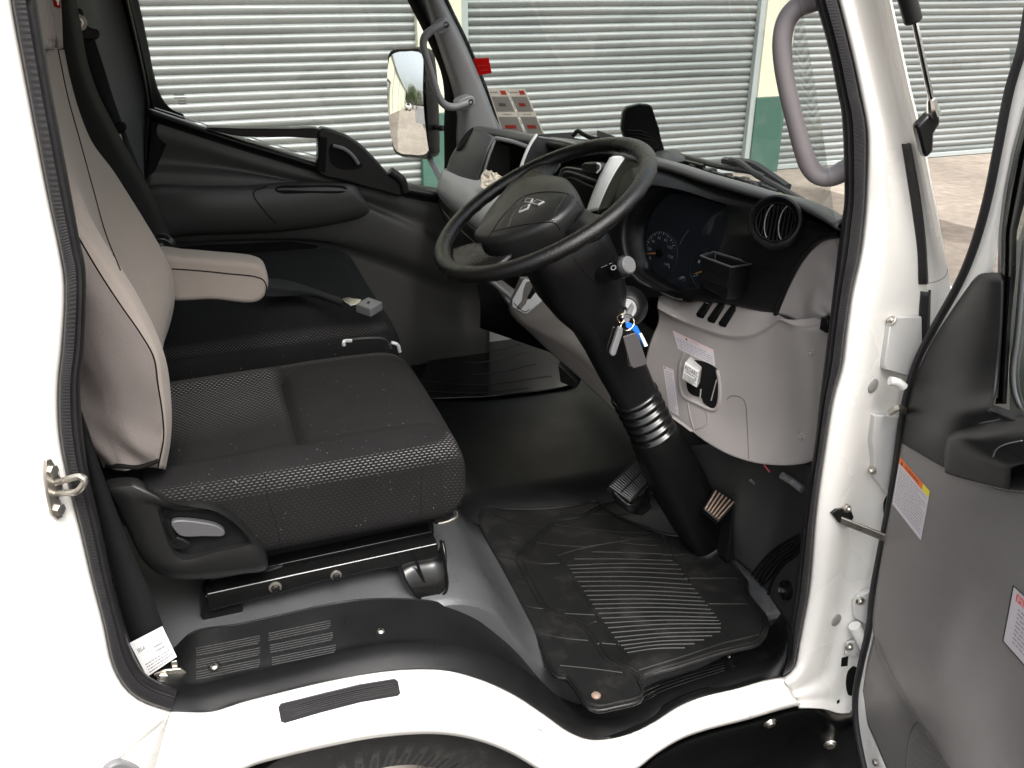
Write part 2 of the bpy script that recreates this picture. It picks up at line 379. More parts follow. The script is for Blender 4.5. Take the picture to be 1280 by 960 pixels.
def surfdecal(name, tree, quad, mats, items, parent, nx=14, ny=10, lift=.0008):
    """label lying on a curved surface: quad TL,TR,BR,BL in sight coordinates, everything dropped on the surface"""
    TL, TR, BR, BL = [Vector((a, b, 0)) for a, b in quad]; cache = {}
    G = {}
    for i in range(nx+1):
        for j in range(ny+1):
            q = (TL.lerp(TR, i/nx)).lerp(BL.lerp(BR, i/nx), j/ny); G[i, j] = on(tree, q.x, q.y, 0, True)
    def P(u, v, h):
        u = min(max(u, 0), 1)*nx; v = min(max(v, 0), 1)*ny; i = min(int(u), nx-1); j = min(int(v), ny-1); a, b = u-i, v-j
        p = (G[i, j][0].lerp(G[i+1, j][0], a)).lerp(G[i, j+1][0].lerp(G[i+1, j+1][0], a), b); n = G[i, j][1]
        return p+n*h
    mb = MB(); mb.mat(0).grid([[P(i/nx, j/ny, lift) for i in range(nx+1)] for j in range(ny+1)])
    for it in items:
        k, mi, u0, v0, u1, v1 = it[:6]; mb.mat(mi); h = lift+.0004
        if k == 'r':
            n = max(2, int((u1-u0)*nx)+1); m = max(1, int((v1-v0)*ny)+1); mb.grid([[P(u0+(u1-u0)*i/n, v0+(v1-v0)*j/m, h) for i in range(n+1)] for j in range(m+1)])
        elif k == 't':
            vs, fs = txt(it[6]); mb.add([P(u0+(u1-u0)*x, v1+(v0-v1)*y, h+.0003) for x, y in vs], fs)
        elif k == 'w':
            rows = it[6]; rnd = random.Random(it[7] if len(it) > 7 else 1)
            for r_ in range(rows):
                a = v0+(v1-v0)*(r_+.2)/rows; b = v0+(v1-v0)*(r_+.55)/rows; u = u0; e = u1-(rnd.random()*.3 if rnd.random() < .3 else 0)*(u1-u0)
                while u < e:
                    w = min((.02+.07*rnd.random())*(u1-u0)*1.3, e-u); mb.add([P(u, a, h), P(u+w, a, h), P(u+w, b, h), P(u, b, h)], [(0, 1, 2, 3)]); u += w+.02*(u1-u0)
        elif k == 'tri': mb.add([P((u0+u1)/2, v0, h+.0003), P(u1, v1, h+.0003), P(u0, v1, h+.0003)], [(0, 1, 2)])
    return mb.build(name, mats, parent, flat=True)
# ================================================================== light, camera
w = bpy.data.worlds.new('World'); S.world = w; w.use_nodes = True; nt = w.node_tree
bg = nt.nodes['Background']; sk = nt.nodes.new('ShaderNodeTexSky'); sk.sky_type = 'NISHITA'; sk.sun_disc = False
SUN_EL, SUN_AZ = math.radians(56), math.radians(176)      # azimuth measured from +Y towards +X
sk.sun_elevation = SUN_EL; sk.sun_rotation = SUN_AZ; sk.air_density = 1.6; sk.dust_density = 4; sk.ozone_density = 1
hs = nt.nodes.new('ShaderNodeHueSaturation'); hs.inputs['Saturation'].default_value = .30
tcw = nt.nodes.new('ShaderNodeTexCoord'); spw = nt.nodes.new('ShaderNodeSeparateXYZ'); nt.links.new(tcw.outputs['Generated'], spw.inputs[0])
mrw = nt.nodes.new('ShaderNodeMapRange'); mrw.inputs[1].default_value = 0; mrw.inputs[2].default_value = 1; mrw.inputs[3].default_value = .42; mrw.inputs[4].default_value = 1.5   # an overcast sky is brightest overhead
nt.links.new(spw.outputs[2], mrw.inputs[0]); vm = nt.nodes.new('ShaderNodeVectorMath'); vm.operation = 'SCALE'
nt.links.new(sk.outputs[0], hs.inputs['Color']); nt.links.new(hs.outputs[0], vm.inputs[0]); nt.links.new(mrw.outputs[0], vm.inputs['Scale']); nt.links.new(vm.outputs[0], bg.inputs[0]); bg.inputs[1].default_value = .15
sl = bpy.data.lights.new('sun', 'SUN'); sl.energy = 1.0; sl.angle = math.radians(25); sl.color = (1, .96, .92)
so = bpy.data.objects.new('sun', sl); COL.objects.link(so)
sd = Vector((math.sin(SUN_AZ)*math.cos(SUN_EL), math.cos(SUN_AZ)*math.cos(SUN_EL), math.sin(SUN_EL)))
so.rotation_euler = sd.to_track_quat('Z', 'Y').to_euler(); so.location = (-4, -4, 5)
S.view_settings.view_transform = 'Standard'; S.view_settings.look = 'None'; S.view_settings.gamma = 1; S.view_settings.exposure = EXPO
cd = bpy.data.cameras.new('camera'); co = bpy.data.objects.new('camera', cd); COL.objects.link(co)
co.matrix_world = Matrix(((rt.x, -dn.x, -fw.x, CAM.x), (rt.y, -dn.y, -fw.y, CAM.y), (rt.z, -dn.z, -fw.z, CAM.z), (0, 0, 0, 1)))
cd.sensor_width = 36; cd.lens = F/1280*36; cd.clip_end = 1500; cd.clip_start = .02; S.camera = co
# ================================================================== yard
def groundmat(name, c1, c2, c3, sc):
    m, nt, b = newmat(name); N = nt.nodes.new; L = nt.links.new
    tc = N('ShaderNodeTexCoord'); n1 = N('ShaderNodeTexNoise'); n1.inputs['Scale'].default_value = sc; n1.inputs['Detail'].default_value = 10; n1.inputs['Roughness'].default_value = .65
    n2 = N('ShaderNodeTexNoise'); n2.inputs['Scale'].default_value = sc*14; n2.inputs['Detail'].default_value = 6
    L(tc.outputs['Object'], n1.inputs[0]); L(tc.outputs['Object'], n2.inputs[0])
    cr = N('ShaderNodeValToRGB'); cr.color_ramp.elements[0].position = .32; cr.color_ramp.elements[0].color = c1+(1,); cr.color_ramp.elements[1].position = .68; cr.color_ramp.elements[1].color = c3+(1,)
    e = cr.color_ramp.elements.new(.5); e.color = c2+(1,); L(n1.outputs[0], cr.inputs[0])
    mx = N('ShaderNodeMix'); mx.data_type = 'RGBA'; mx.blend_type = 'OVERLAY'; mx.inputs[0].default_value = .45; L(cr.outputs[0], mx.inputs[6]); L(n2.outputs[0], mx.inputs[7]); L(mx.outputs[2], b.inputs['Base Color'])
    b.inputs['Roughness'].default_value = .9
    bp = N('ShaderNodeBump'); bp.inputs['Strength'].default_value = .4; bp.inputs['Distance'].default_value = .01; L(n2.outputs[0], bp.inputs['Height']); L(bp.outputs[0], b.inputs['Normal']); return m
M['yard'] = groundmat('yard_concrete', (.15, .122, .102), (.20, .162, .135), (.26, .215, .18), 1.1)
M['paleground'] = groundmat('pale_concrete', (.175, .147, .12), (.225, .188, .152), (.275, .236, .192), .8)
M['asphalt'] = groundmat('road_asphalt', (.10, .095, .09), (.13, .12, .115), (.17, .16, .15), 1.5)
g = MB().add([(-400, -400, GZ), (400, -400, GZ), (400, 400, GZ), (-400, 400, GZ)], [(0, 1, 2, 3)]).build('ground', 'yard', flat=True); g['kind'] = 'structure'
a0, a1 = VZ(1175, 275, GZ), VZ(1225, 288, GZ); ad = (a1-a0).normalized()
WY = 7.12
g = MB().add([(-60, WY, GZ+.004), a0-ad*4+Vector((-58, 0, .004)), a0-ad*4+Vector((0, 0, .004)), a1+ad*10+Vector((0, 0, .004)), (40, WY, GZ+.004)], [(0, 1, 2, 3, 4)]).build('pale_ground', 'paleground', flat=True); g['kind'] = 'structure'  # paler ground sheet between the wall and a slanted edge
g = MB().add([(-300, -6, GZ+.008), (-9, -6, GZ+.008), (-9, 2.1, GZ+.008), (-300, 2.1, GZ+.008)], [(0, 1, 2, 3)]).build('road', 'asphalt', flat=True); g['kind'] = 'structure'
# ================================================================== warehouse
def shuttermat():
    m, nt, b = newmat('galvanised_slats'); N = nt.nodes.new; L = nt.links.new
    tc = N('ShaderNodeTexCoord'); mp = N('ShaderNodeMapping'); mp.inputs['Scale'].default_value = (.35, 1, 10); L(tc.outputs['Object'], mp.inputs[0])
    n = N('ShaderNodeTexNoise'); n.inputs['Scale'].default_value = 1.5; n.inputs['Detail'].default_value = 7; L(mp.outputs[0], n.inputs[0])
    cr = N('ShaderNodeValToRGB'); cr.color_ramp.elements[0].position = .3; cr.color_ramp.elements[0].color = (.160, .175, .170, 1); cr.color_ramp.elements[1].position = .7; cr.color_ramp.elements[1].color = (.265, .280, .270, 1)
    L(n.outputs[0], cr.inputs[0])
    n2 = N('ShaderNodeTexNoise'); n2.inputs['Scale'].default_value = 5; n2.inputs['Detail'].default_value = 9; n2.inputs['Roughness'].default_value = .75; L(tc.outputs['Object'], n2.inputs[0])
    rp = N('ShaderNodeMapRange'); rp.inputs[1].default_value = .52; rp.inputs[2].default_value = .8; rp.inputs[4].default_value = .55; L(n2.outputs[0], rp.inputs[0])
    mx = N('ShaderNodeMix'); mx.data_type = 'RGBA'; mx.inputs[7].default_value = (.13, .13, .12, 1); L(rp.outputs[0], mx.inputs[0]); L(cr.outputs[0], mx.inputs[6]); L(mx.outputs[2], b.inputs['Base Color'])
    b.inputs['Metallic'].default_value = .15; b.inputs['Roughness'].default_value = .45; return m
M['slats'] = shuttermat()
wh = empty('warehouse', (4, WY, GZ)); top(wh, 'long warehouse with grey roller shutters, cream walls and a green painted base', 'warehouse')
def wx(x, y=100): return V(x, y, WY).x
px1a, px1b = wx(520, 60), wx(520, 60)+.42
px2a, px2b = wx(953, 20), wx(990, 23)
HT = 3.3
def shutter(xa, xb, label, rails=(True, True), pitch=.077):
    mb = MB(); n = int(HT/pitch); rows = []
    prof = [(0, .012), (.05, .004), (.14, -.004), (.30, -.012), (.46, -.019), (.60, -.021), (.72, -.017), (.82, -.006), (.90, .008), (.95, .016)]
    K = max(2, int((xb-xa)/.35)); rn = random.Random(int(xa*100))
    for i in range(n):
        sag = [0.0025*math.sin(j*.9+i*.7)+rn.uniform(-.0012, .0012) for j in range(K+1)]
        for t, y in prof:
            rows.append([Vector((xa+(xb-xa)*j/K, WY+.02+y*.8+sag[j], GZ+.05+(i+t)*pitch+sag[(j+3) % (K+1)]*.8)) for j in range(K+1)])
    mb.grid(rows); o = mb.build('roller_shutter', ['slats'], wh, angle=60); o['label'] = label
    b = MB().box(((xa+xb)/2, WY+.015, GZ+.035), xb-xa-.02, .05, .05).build('bottom_rail', 'steelpost', o, bevel=.006)
    for k, xx in enumerate((xa, xb)):
        if rails[k]: MB().box((xx+(-.03 if k else .03), WY-.02, GZ+HT/2), .07, .07, HT).build('guide_rail', 'steelpost', o, bevel=.006)
shutter(px1a-5.2, px1a, 'grey roller shutter left of the first green based pillar', (True, False))
shutter(px1b, px2a, 'middle roller shutter between the two green based pillars', pitch=.075)
shutter(px2b, px2b+6.0, 'right roller shutter beyond the second green based pillar', (False, True), pitch=.0725)
shutter(px1a-11.5, px1a-5.9, 'rearmost roller shutter')
gtop = V(970, 121, WY-.06).z
def pillar(xa, xb):
    o = MB().box(((xa+xb)/2, WY+.02, (gtop+GZ+HT)/2), xb-xa, .18, GZ+HT-gtop).build('pillar', 'cream', wh, bevel=.008)
    MB().box(((xa+xb)/2, WY+.018, (GZ+gtop)/2), xb-xa+.004, .19, gtop-GZ).build('painted_base', 'green', o, bevel=.006)
pillar(px1a, px1b); pillar(px2a, px2b); pillar(px1a-5.9, px1a-5.2); pillar(px2b+6, px2b+6.6); pillar(px1a-12.2, px1a-11.5)
MB().box((4, WY+.1, GZ+HT+1.0), 34, .3, 2.0).build('wall', 'cream', wh, bevel=.01)
MB().box((-25, WY+.2, GZ+2.65), 25, .3, 5.3).build('end_wall', 'cream', wh, bevel=.01)
MB().box((-8, WY+3.6, GZ+5.4), 60, 7.6, .18).build('roof', 'steelpost', wh, bevel=.02)
MB().box((-8, WY-.15, GZ+5.25), 60, .14, .14).build('gutter', 'steelpost', wh, bevel=.02)
for k in range(4): MB().cyl((-14-k*6, WY-.08, GZ), (-14-k*6, WY-.08, GZ+5.2), .05).build('downpipe', 'steelpost', wh)
# ---- things the wing mirror shows behind the truck
M['leaf'] = mat('eucalypt_leaves', (.075, .105, .038), .6, vary=.45, vscale=1.2)
M['bark'] = mat('bark', (.14, .11, .085), .9, vary=.3)
def tree(x, y, h, r, label, seed):
    rn = random.Random(seed); t = empty('tree', (x, y, GZ)); top(t, label, 'tree', 'trees behind the truck in the wing mirror')
    mb = MB().tube([(x, y, GZ), (x+.2, y, GZ+h*.35), (x-.1, y+.2, GZ+h*.8)], [.28, .2, .06], seg=8)
    for k in range(6):
        a = rn.uniform(0, 6.28); z = GZ+h*rn.uniform(.3, .6); mb.tube([(x, y, z), (x+math.cos(a)*r*.5, y+math.sin(a)*r*.5, z+h*.15), (x+math.cos(a)*r*.8, y+math.sin(a)*r*.8, z+h*.3)], [.1, .06, .02], seg=6)
    mb.build('trunk', 'bark', t)
    mb = MB(); cl = [(Vector((x+rn.uniform(-r, r)*.75, y+rn.uniform(-r, r)*.75, GZ+h*rn.uniform(.3, .92))), rn.uniform(.25, .5)*r) for _ in range(26)]
    for c, q in cl:
        for _ in range(90):
            d = Vector((rn.gauss(0, 1), rn.gauss(0, 1), rn.gauss(0, .8))).normalized()*q*rn.uniform(.5, 1); p = c+d
            u = Vector((rn.gauss(0, 1), rn.gauss(0, 1), rn.gauss(0, 1))).normalized(); v = u.orthogonal().normalized(); s = rn.uniform(.10, .22)
            mb.add([p-u*s, p+v*s*.6, p+u*s, p-v*s*.6], [(0, 1, 2, 3)])
    mb.build('crown', 'leaf', t, flat=True)
tree(-38, 3.2, 7.5, 3.6, 'tall green tree in the wing mirror, nearest the edge of the glass', 1)
tree(-42, 5.0, 6.8, 3.4, 'green tree in the wing mirror, middle of the row', 2)
tree(-46, 7.0, 6.2, 3.2, 'lower green tree in the wing mirror, next to the warehouse wall', 3)
tree(-50, 1.0, 7.8, 3.8, 'far green tree in the wing mirror, beyond the road', 4)
ut = empty('pickup_truck', (-27, 4.6, GZ)); top(ut, 'small white pickup truck parked by the warehouse, seen in the wing mirror', 'pickup truck')
def bx(c, x, y, z): return Vector((-27+c[0], 4.6+c[1], GZ+c[2])), x, y, z
MB().plate([Vector((-27+a, 3.75, GZ+b)) for a, b in ((-1, .45), (1.9, .45), (1.95, .95), (1.0, 1.1), (.45, 1.62), (-.85, 1.65), (-1, 1.0))], Vector((0, 1.7, 0))).build('cab', 'white', ut, bevel=.06)
MB().box(*bx((-2.0, 0, .85), 2.0, 1.75, .5)).build('tray', 'steelpost', ut, bevel=.02)
MB().plate([Vector((-27+1.0, 3.88, GZ+1.14)), Vector((-27+1.0, 5.3, GZ+1.14)), Vector((-27+.50, 5.15, GZ+1.58)), Vector((-27+.50, 4.0, GZ+1.58))], Vector((.03, 0, .03))).build('windscreen', 'black', ut)
for wx_ in (-2.1, 1.2):
    for wy_ in (3.78, 5.22): MB().lathe([(.12, 0), (.30, 0), (.34, .04), (.34, .18), (.30, .22), (.12, .22)], (-27+wx_, wy_, GZ+.34), (0, 1, 0)).build('wheel', 'tyre', ut)
for wy_ in (4.0, 5.1): MB().cyl((-27+1.93, wy_, GZ+.8), (-27+1.98, wy_, GZ+.8), .09).build('headlight', 'glass' if 0 else 'silver', ut)
# ================================================================== the truck
T = empty('truck', (.4, .85, GZ)); top(T, 'white cab over truck with its driver door wide open, dark seats and grey dashboard inside', 'truck')
# seal outer edge (white meets black), counter from the top of the rear pillar down, along the sill and up the front pillar
SL = [(-75, -400), (10, -40), (14, 0), (36, 120), (59, 240), (74, 310), (81, 355), (78, 430), (73, 480), (74, 540), (85, 600), (100, 660), (114, 720), (130, 782), (141, 832), (158, 862), (180, 878), (213, 889)]
SB = [(213, 889), (240, 890), (265, 889), (300, 878), (350, 865), (400, 853), (470, 840), (520, 836), (560, 838), (600, 849), (640, 867), (680, 893), (710, 914), (737, 924), (765, 922), (795, 913), (820, 900), (845, 884), (875, 871), (920, 860), (955, 850), (978, 846)]
SR = [(978, 846), (992, 835), (997, 812), (1003, 780), (1011, 735), (1019, 640), (1030, 560), (1040, 500), (1051, 460), (1056, 420), (1063, 370), (1074, 320), (1079, 280), (1082, 240), (1083, 165), (1075, 120), (1062, 60), (1047, 0), (1036, -40), (945, -330)]
def off(l, dx, dy=0): return [(a+dx, b+dy) for a, b in l]
N1 = 70
body = MB()
# rear quarter and rear pillar: flat skin with a folded flange toward the seal
xL = [(p[0], p[1]) for p in SL]
left = lambda d, Y: [V(a-d, b, Y) for a, b in SL[:14]]+[V(141-d, 832+d*.15, Y), V(158-d*.9, 862+d*.35, Y), V(180-d*.75, 878+d*.6, Y), V(213-d*.5, 889+d*.85, Y)]
crease = [V(a, b, -.028) for a, b in [(-160, -400), (-60, -60), (-50, 0), (-25, 120), (-5, 240), (8, 310), (18, 360), (22, 430), (30, 500), (42, 560), (56, 620), (66, 670), (78, 720), (90, 775), (104, 825), (112, 862), (125, 905), (150, 950)]]
farl = [V(a, b, -.035) for a, b in [(-600, -400), (-500, -60), (-500, 0), (-500, 120), (-500, 240), (-500, 310), (-500, 360), (-500, 430), (-500, 500), (-500, 560), (-500, 620), (-500, 700), (-500, 780), (-500, 880), (-500, 1000), (-400, 1100), (-200, 1200), (-50, 1250)]]
R = [left(-4, .03), left(0, .004), left(5, -.004), left(16, -.008)]
body.loft(R, n=N1, m=4)
c2 = [p.lerp(q, .06)+Vector((0, -.006, 0)) for p, q in zip(crease, farl)]
body.loft([left(16, -.008), crease], n=N1, lin=True)
body.loft([crease, c2, farl], n=N1, lin=True)
# rocker
arch = [(150, 1130), (190, 1050), (240, 1000), (310, 960), (350, 948), (400, 936), (460, 924), (520, 918), (560, 919), (600, 927), (640, 943), (672, 962), (700, 978), (735, 984), (770, 975), (797, 961), (820, 943), (850, 925), (880, 914), (938, 899), (975, 888), (1000, 882)]
def rock(f, Y, dy=0):
    top_ = catmull([Vector((a, b, 0)) for a, b in SB], 60); bot = catmull([Vector((a, b, 0)) for a, b in arch], 60)
    out = []
    for i, (p, q) in enumerate(zip(top_, bot)):
        k = min(i/59/.25, 1); k = k*k*(3-2*k); out.append(V(p.lerp(q, f).x, p.lerp(q, f).y+dy, Y if f <= 0 else Y*k+(1-k)*(.004-.036*f)))
    return out
body.loft([rock(-.03, .03), rock(0, .004), rock(.08, -.010), rock(.30, -.016), rock(.55, -.030), rock(.80, -.050), rock(.94, -.052), rock(1, -.044)], n=130, m=4)
body.loft([rock(1, -.044), [p+Vector((0, .012, -.004)) for p in rock(1, -.044)], [p+Vector((0, .07, -.004)) for p in rock(1, -.044)]], n=130, m=3)
# left bottom corner between quarter and rocker
eA = [left(-4, .03)[-1], left(0, .004)[-1], left(5, -.004)[-1], left(16, -.008)[-1], crease[-1], c2[-1], farl[-1]]
eB = [rock(f, Y)[0] for f, Y in ((-.03, .03), (0, .004), (.08, -.010), (.30, -.016), (.55, -.030), (.80, -.050), (1, -.044))]
body.loft([eA, eB], n=40, lin=True)
# front pillar and hinge jamb
rim = lambda d, Y: [V(a+d, b, Y) for a, b in SR]
jr = [(1000, 884), (1030, 886), (1062, 892), (1075, 860), (1090, 800), (1110, 700), (1140, 600), (1165, 540), (1178, 480), (1184, 430), (1188, 395), (1187, 348), (1181, 322), (1171, 270), (1165, 240), (1152, 175), (1136, 110), (1112, 0), (1102, -40), (1010, -330)]
def jam(f, Y):
    A_ = catmull([Vector((a, b, 0)) for a, b in SR], 80); B_ = catmull([Vector((a, b, 0)) for a, b in jr], 80)
    out = []
    for i, (p, q) in enumerate(zip(A_, B_)):
        r = p.lerp(q, f); yy = interp(Y, i/79) if isinstance(Y, (list, tuple)) else Y; out.append(V(r.x, r.y, yy))
    return out
body.loft([jam(-.05, .03), jam(0, .004), jam(.06, -.008), jam(.22, [-.02, -.014, -.010, -.010, -.012]), jam(.36, [-.02, -.008, .006, .002, -.004]), jam(.50, [-.02, .004, .012, .004, -.010]),
           jam(.66, [-.03, .004, .010, .006, -.018]), jam(.82, [-.03, -.004, .0, -.004, -.030]), jam(.94, [-.04, -.02, -.02, -.03, -.046]), jam(1, [-.045, -.03, -.03, -.04, -.040])], n=90, m=4)
body.loft([jam(1, [-.045, -.03, -.03, -.04, -.040]), [p+Vector((.015, .03, 0)) for p in jam(1, -.035)], [p+Vector((.02, .07, 0)) for p in jam(1, -.03)]], n=90, m=3)
cab = body.build('cab_body', 'white', T, solid=.004, angle=50)
cabT = bvh(cab)
# ------------------------------------------------ weatherstrip
SLi = [(-50, -400), (44, -40), (46, 0), (66, 120), (88, 240), (99, 300), (107, 345), (105, 430), (100, 480), (103, 540), (112, 600), (126, 660), (138, 720), (152, 775), (164, 812), (178, 838), (196, 852), (222, 862)]
SRi = [(985, 822), (987, 812), (988, 795), (989, 770), (994, 735), (1006, 640), (1018, 560), (1025, 500), (1030, 460), (1035, 420), (1041, 370), (1047, 320), (1052, 280), (1056, 240), (1053, 150), (1046, 110), (1036, 60), (1019, 0), (1009, -40), (918, -330)]
def two(A_, B_, f, Y, n=90):
    a = catmull([Vector((p[0], p[1], 0)) for p in A_], n); b = catmull([Vector((p[0], p[1], 0)) for p in B_], n)
    return [V(p.lerp(q, f).x, p.lerp(q, f).y, Y) for p, q in zip(a, b)]
def ribbed(A_, B_, m=60):
    a = catmull_u([Vector((p[0], p[1], 0)) for p in A_], m); b = catmull_u([Vector((p[0], p[1], 0)) for p in B_], m); rows = []
    for f, Y, k in [(-.02, .03, 0), (0, .002, 0), (.05, -.010, 0), (.10, -.014, 0), (.12, -.0145, 1), (.35, -.017, 1), (.55, -.016, 1), (.57, -.0145, 0), (.62, -.010, 0), (.66, -.009, 0), (.80, -.010, 0), (.93, -.004, 0), (1, .010, 0), (1.02, .05, 0)]:
        rows.append([V(p.lerp(q, f).x, p.lerp(q, f).y, Y-(.00035 if k and (i//2) % 2 else 0)) for i, (p, q) in enumerate(zip(a, b))])
    return rows
ws = MB().grid(ribbed(SL, SLi))
MB().grid(ribbed(SR, SRi)).build('front_weatherstrip', 'rubber', cab, angle=50)
ws.build('rear_weatherstrip', 'rubber', cab, angle=50)
# ------------------------------------------------ sill trim (one moulding, high over the wheel, low in the doorway)
ridge = [(196, 852), (222, 864), (240, 861), (300, 847), (350, 836), (400, 823), (450, 811), (500, 804), (560, 806), (600, 813), (650, 834), (685, 862), (710, 884), (735, 896), (765, 897), (795, 890), (822, 873), (850, 860), (900, 845), (950, 829), (975, 818), (985, 800)]
inn = [(205, 822), (222, 806), (240, 790), (300, 779), (350, 768), (400, 757), (440, 750), (500, 748), (545, 752), (585, 768), (610, 785), (645, 815), (680, 855), (700, 872), (735, 882), (790, 868), (830, 850), (870, 838), (910, 820), (945, 800), (968, 780), (980, 760)]
def zz(l, dz):                         # heights of the moulding's top along its run
    out = []
    for a, b in l:
        t = min(max((a-540)/(715-540), 0), 1); t = t*t*(3-2*t); z = -1.045+.02*min(max((a-200)/300, 0), 1)-.275*t; out.append(VZ(a, b, z+dz))
    return out
def Yrow(l, Y): return [V(a, b, Y) for a, b in l]
lip = [(a, b) for a, b in SB]
rdg = Yrow(ridge, .045)
def mixr(a, b, f, n=22, lift=(0, 0, 0)):
    A_ = catmull(a, n); B_ = catmull(b, n); return [p.lerp(q, f)+Vector(lift) for p, q in zip(A_, B_)]
inr = []
for (a, b), r in zip(inn, catmull(rdg, len(inn))):
    inr.append(V(a, b, .155 if a < 560 else (.155-.02*min((a-560)/100, 1))))
lipw = Yrow(SB, .0)
hi = [p+Vector((0, .006, 0)) for p in rdg]
inr2 = [p+Vector((0, .004, -.30)) for p in inr]
sill = MB().loft([[p+Vector((0, .02, -.004)) for p in lipw], lipw, mixr(lipw, rdg, .22, lift=(0, -.008, 0)), mixr(lipw, rdg, .6, lift=(0, -.006, .004)), mixr(lipw, rdg, .93, lift=(0, 0, .003)), mixr(rdg, inr, .08), mixr(rdg, inr, .25), mixr(rdg, inr, .6), mixr(rdg, inr, .9), mixr(rdg, inr, .97), [p+Vector((0, .001, 0)) for p in inr], [p+Vector((0, .003, -.012)) for p in inr], [p+Vector((0, .004, -.04)) for p in inr], inr2], n=200, m=4).build('sill_trim', 'sill', cab, solid=.003, angle=60, toward=(.4, .1, 6))
sillT = bvh(sill)
def rib(mb, tree, pts, r=.0012, n=14, lift=.0003, seg=6):
    P = catmull([Vector((a, b, 0)) for a, b in pts], n); mb.tube([on(tree, p.x, p.y, lift) for p in P], r, seg=seg, smooth=False)
ribs = MB()
def rgroup(x0, y0, x1, y1, rows, gap, slope_end=6):
    for k in range(rows): rib(ribs, sillT, [(x0, y0+k*gap), ((x0+x1)/2, (y0+y1)/2+k*gap), (x1-(0 if k < rows-1 else slope_end*.3), y1+k*gap)], .0011)
for base in (0, 15, 29.5): rgroup(245, 811+base, 325, 795+base, 4, 2.9)
for base in (0, 15, 30.5): rgroup(336+base*.12, 792+base, 413+base*.22, 776+base, 4, 2.9)
ribs.build('scuff_ribs', 'dark2', cab); ribs = MB()
for k in range(5): rib(ribs, sillT, [(800+k*2, 856+k*4), (850, 840+k*4), (905, 825+k*3.4)], .0012)
for k in range(3): rib(ribs, sillT, [(800+k*3, 868+k*4), (812+k*3, 862+k*4), (824, 857+k*4)], .0012)
ribs.build('front_scuff_ribs', 'dark2', cab)
def screw(tree, x, y, r, name='screw', m='metal', par=None, rec='matteblack', fb=None):
    p, n = on(tree, x, y, 0, True, fallback=fb); mb = MB()
    mb.mat(1).lathe([(r*1.7, .0005), (r*1.6, .0012), (r*1.1, .0014)], p, n, 20, True)
    mb.mat(0).lathe([(r, .001), (r*.95, .0035), (r*.6, .0055), (.0001, .006)], p, n, 20)
    u = n.orthogonal().normalized(); w_ = n.cross(u); mb.mat(1).box(p+n*.0058, r*.9, r*.2, .002, (u, w_, n)).box(p+n*.0058, r*.2, r*.9, .0021, (u, w_, n))
    return mb.build(name, [m, rec], par or cab)
screw(sillT, 476, 790, .0065); screw(sillT, 268, 834, .0065); screw(sillT, 912, 822, .005)
# step pad on the rocker
pad = MB(); Q = [(349, 881), (497, 848), (499, 868), (352, 903)]
outl = [(351, 879), (400, 867), (450, 855), (493, 848), (497, 851), (500, 866), (497, 869), (450, 877), (400, 890), (356, 903), (351, 901), (348, 884)]
P_ = [on(cabT, a, b, .0) for a, b in outl]; nn = (P_[3]-P_[0]).cross(P_[8]-P_[0]).normalized(); nn = nn if nn.dot(CAM-P_[0]) > 0 else -nn
pad.plate([p+nn*.004 for p in P_], nn*-.006)
for k in range(6):
    f = (k+.7)/7; pts = [(352+1*f, 882+20*f), (400, 868.5+19.5*f), (450, 857+19*f), (495+3*f, 849.5+17*f)]
    P2 = catmull([on(cabT, a, b, .0045) for a, b in pts], 16); pad.tube(P2, .0011, seg=6, smooth=False)
pad.build('step_pad', 'rubber', cab, bevel=.001)
# striker
st = MB(); a0, nst = on(cabT, 62, 610, .001, True)
pl = [on(cabT, *q, lift=.001) for q in [(54, 575), (60, 573), (65, 580), (68, 590), (74, 598), (75, 612), (70, 622), (75, 636), (74, 646), (68, 649), (62, 643), (57, 620), (53, 596)]]
st.plate([p+nst*.004 for p in pl], nst*-.005)
for (x, y) in ((61, 588), (70, 636)): st.cyl(on(cabT, x, y, .005), on(cabT, x, y, .009), .0085, 6)
s0, s1 = on(cabT, 66, 603, .004), on(cabT, 67, 617, .004); e0, e1 = V(101, 596, -.045), V(97, 614, -.045)
st.tube([s0, V(85, 599, -.03), e0, V(106, 600, -.047), e1, V(82, 616, -.03), s1], .0045, seg=10, n=40)
st.build('door_striker', 'metal', cab, bevel=.0008)
# grommets, hinges, bolts on the jamb
def plug(x, y, r, ry=1):
    p, n = on(cabT, x, y, 0, True); MB().lathe([(.0001, .0035), (r*.8, .0035), (r, .0022), (r*1.06, 0)], p, n, 28).build('plug', 'plug', cab)
plug(1091, 482, .0135); plug(1045, 775, .0135)
def hinge(px, thick, bolts, label, arm=None):
    P_ = [on(cabT, *q, lift=.012) for q in px]; n = (P_[1]-P_[0]).cross(P_[2]-P_[0]).normalized(); n = n if n.dot(CAM-P_[0]) > 0 else -n
    mb = MB().plate(P_, n*-thick)
    o = mb.build('hinge', 'whiteplastic', cab, bevel=.0025, bseg=3); o['label'] = label  # leaf colour greyed below the body white to stand for its angled shading
    tr = bvh(o)
    for x, y in bolts:
        q, n2 = on(tr, x, y, 0, True, fallback=-.02); MB().lathe([(.0095, 0), (.0095, .002), (.0062, .0035), (.0062, .006), (.004, .009), (.0001, .0095)], q, n2, 18).build('bolt', 'metal', o)
    return o
hinge([(1112, 394), (1148, 393), (1150, 440), (1140, 470), (1100, 460), (1099, 452), (1106, 405)], .02, [(1115, 401)], 'upper white hinge leaf')
hinge([(1088, 516), (1135, 518), (1130, 600), (1122, 625), (1086, 590), (1088, 570), (1084, 548)], .02, [(1091, 588)], 'middle white hinge leaf')
hinge([(1068, 741), (1096, 734), (1100, 785), (1086, 778), (1064, 768), (1063, 750)], .014, [(1075, 751)], 'lower white hinge leaf')
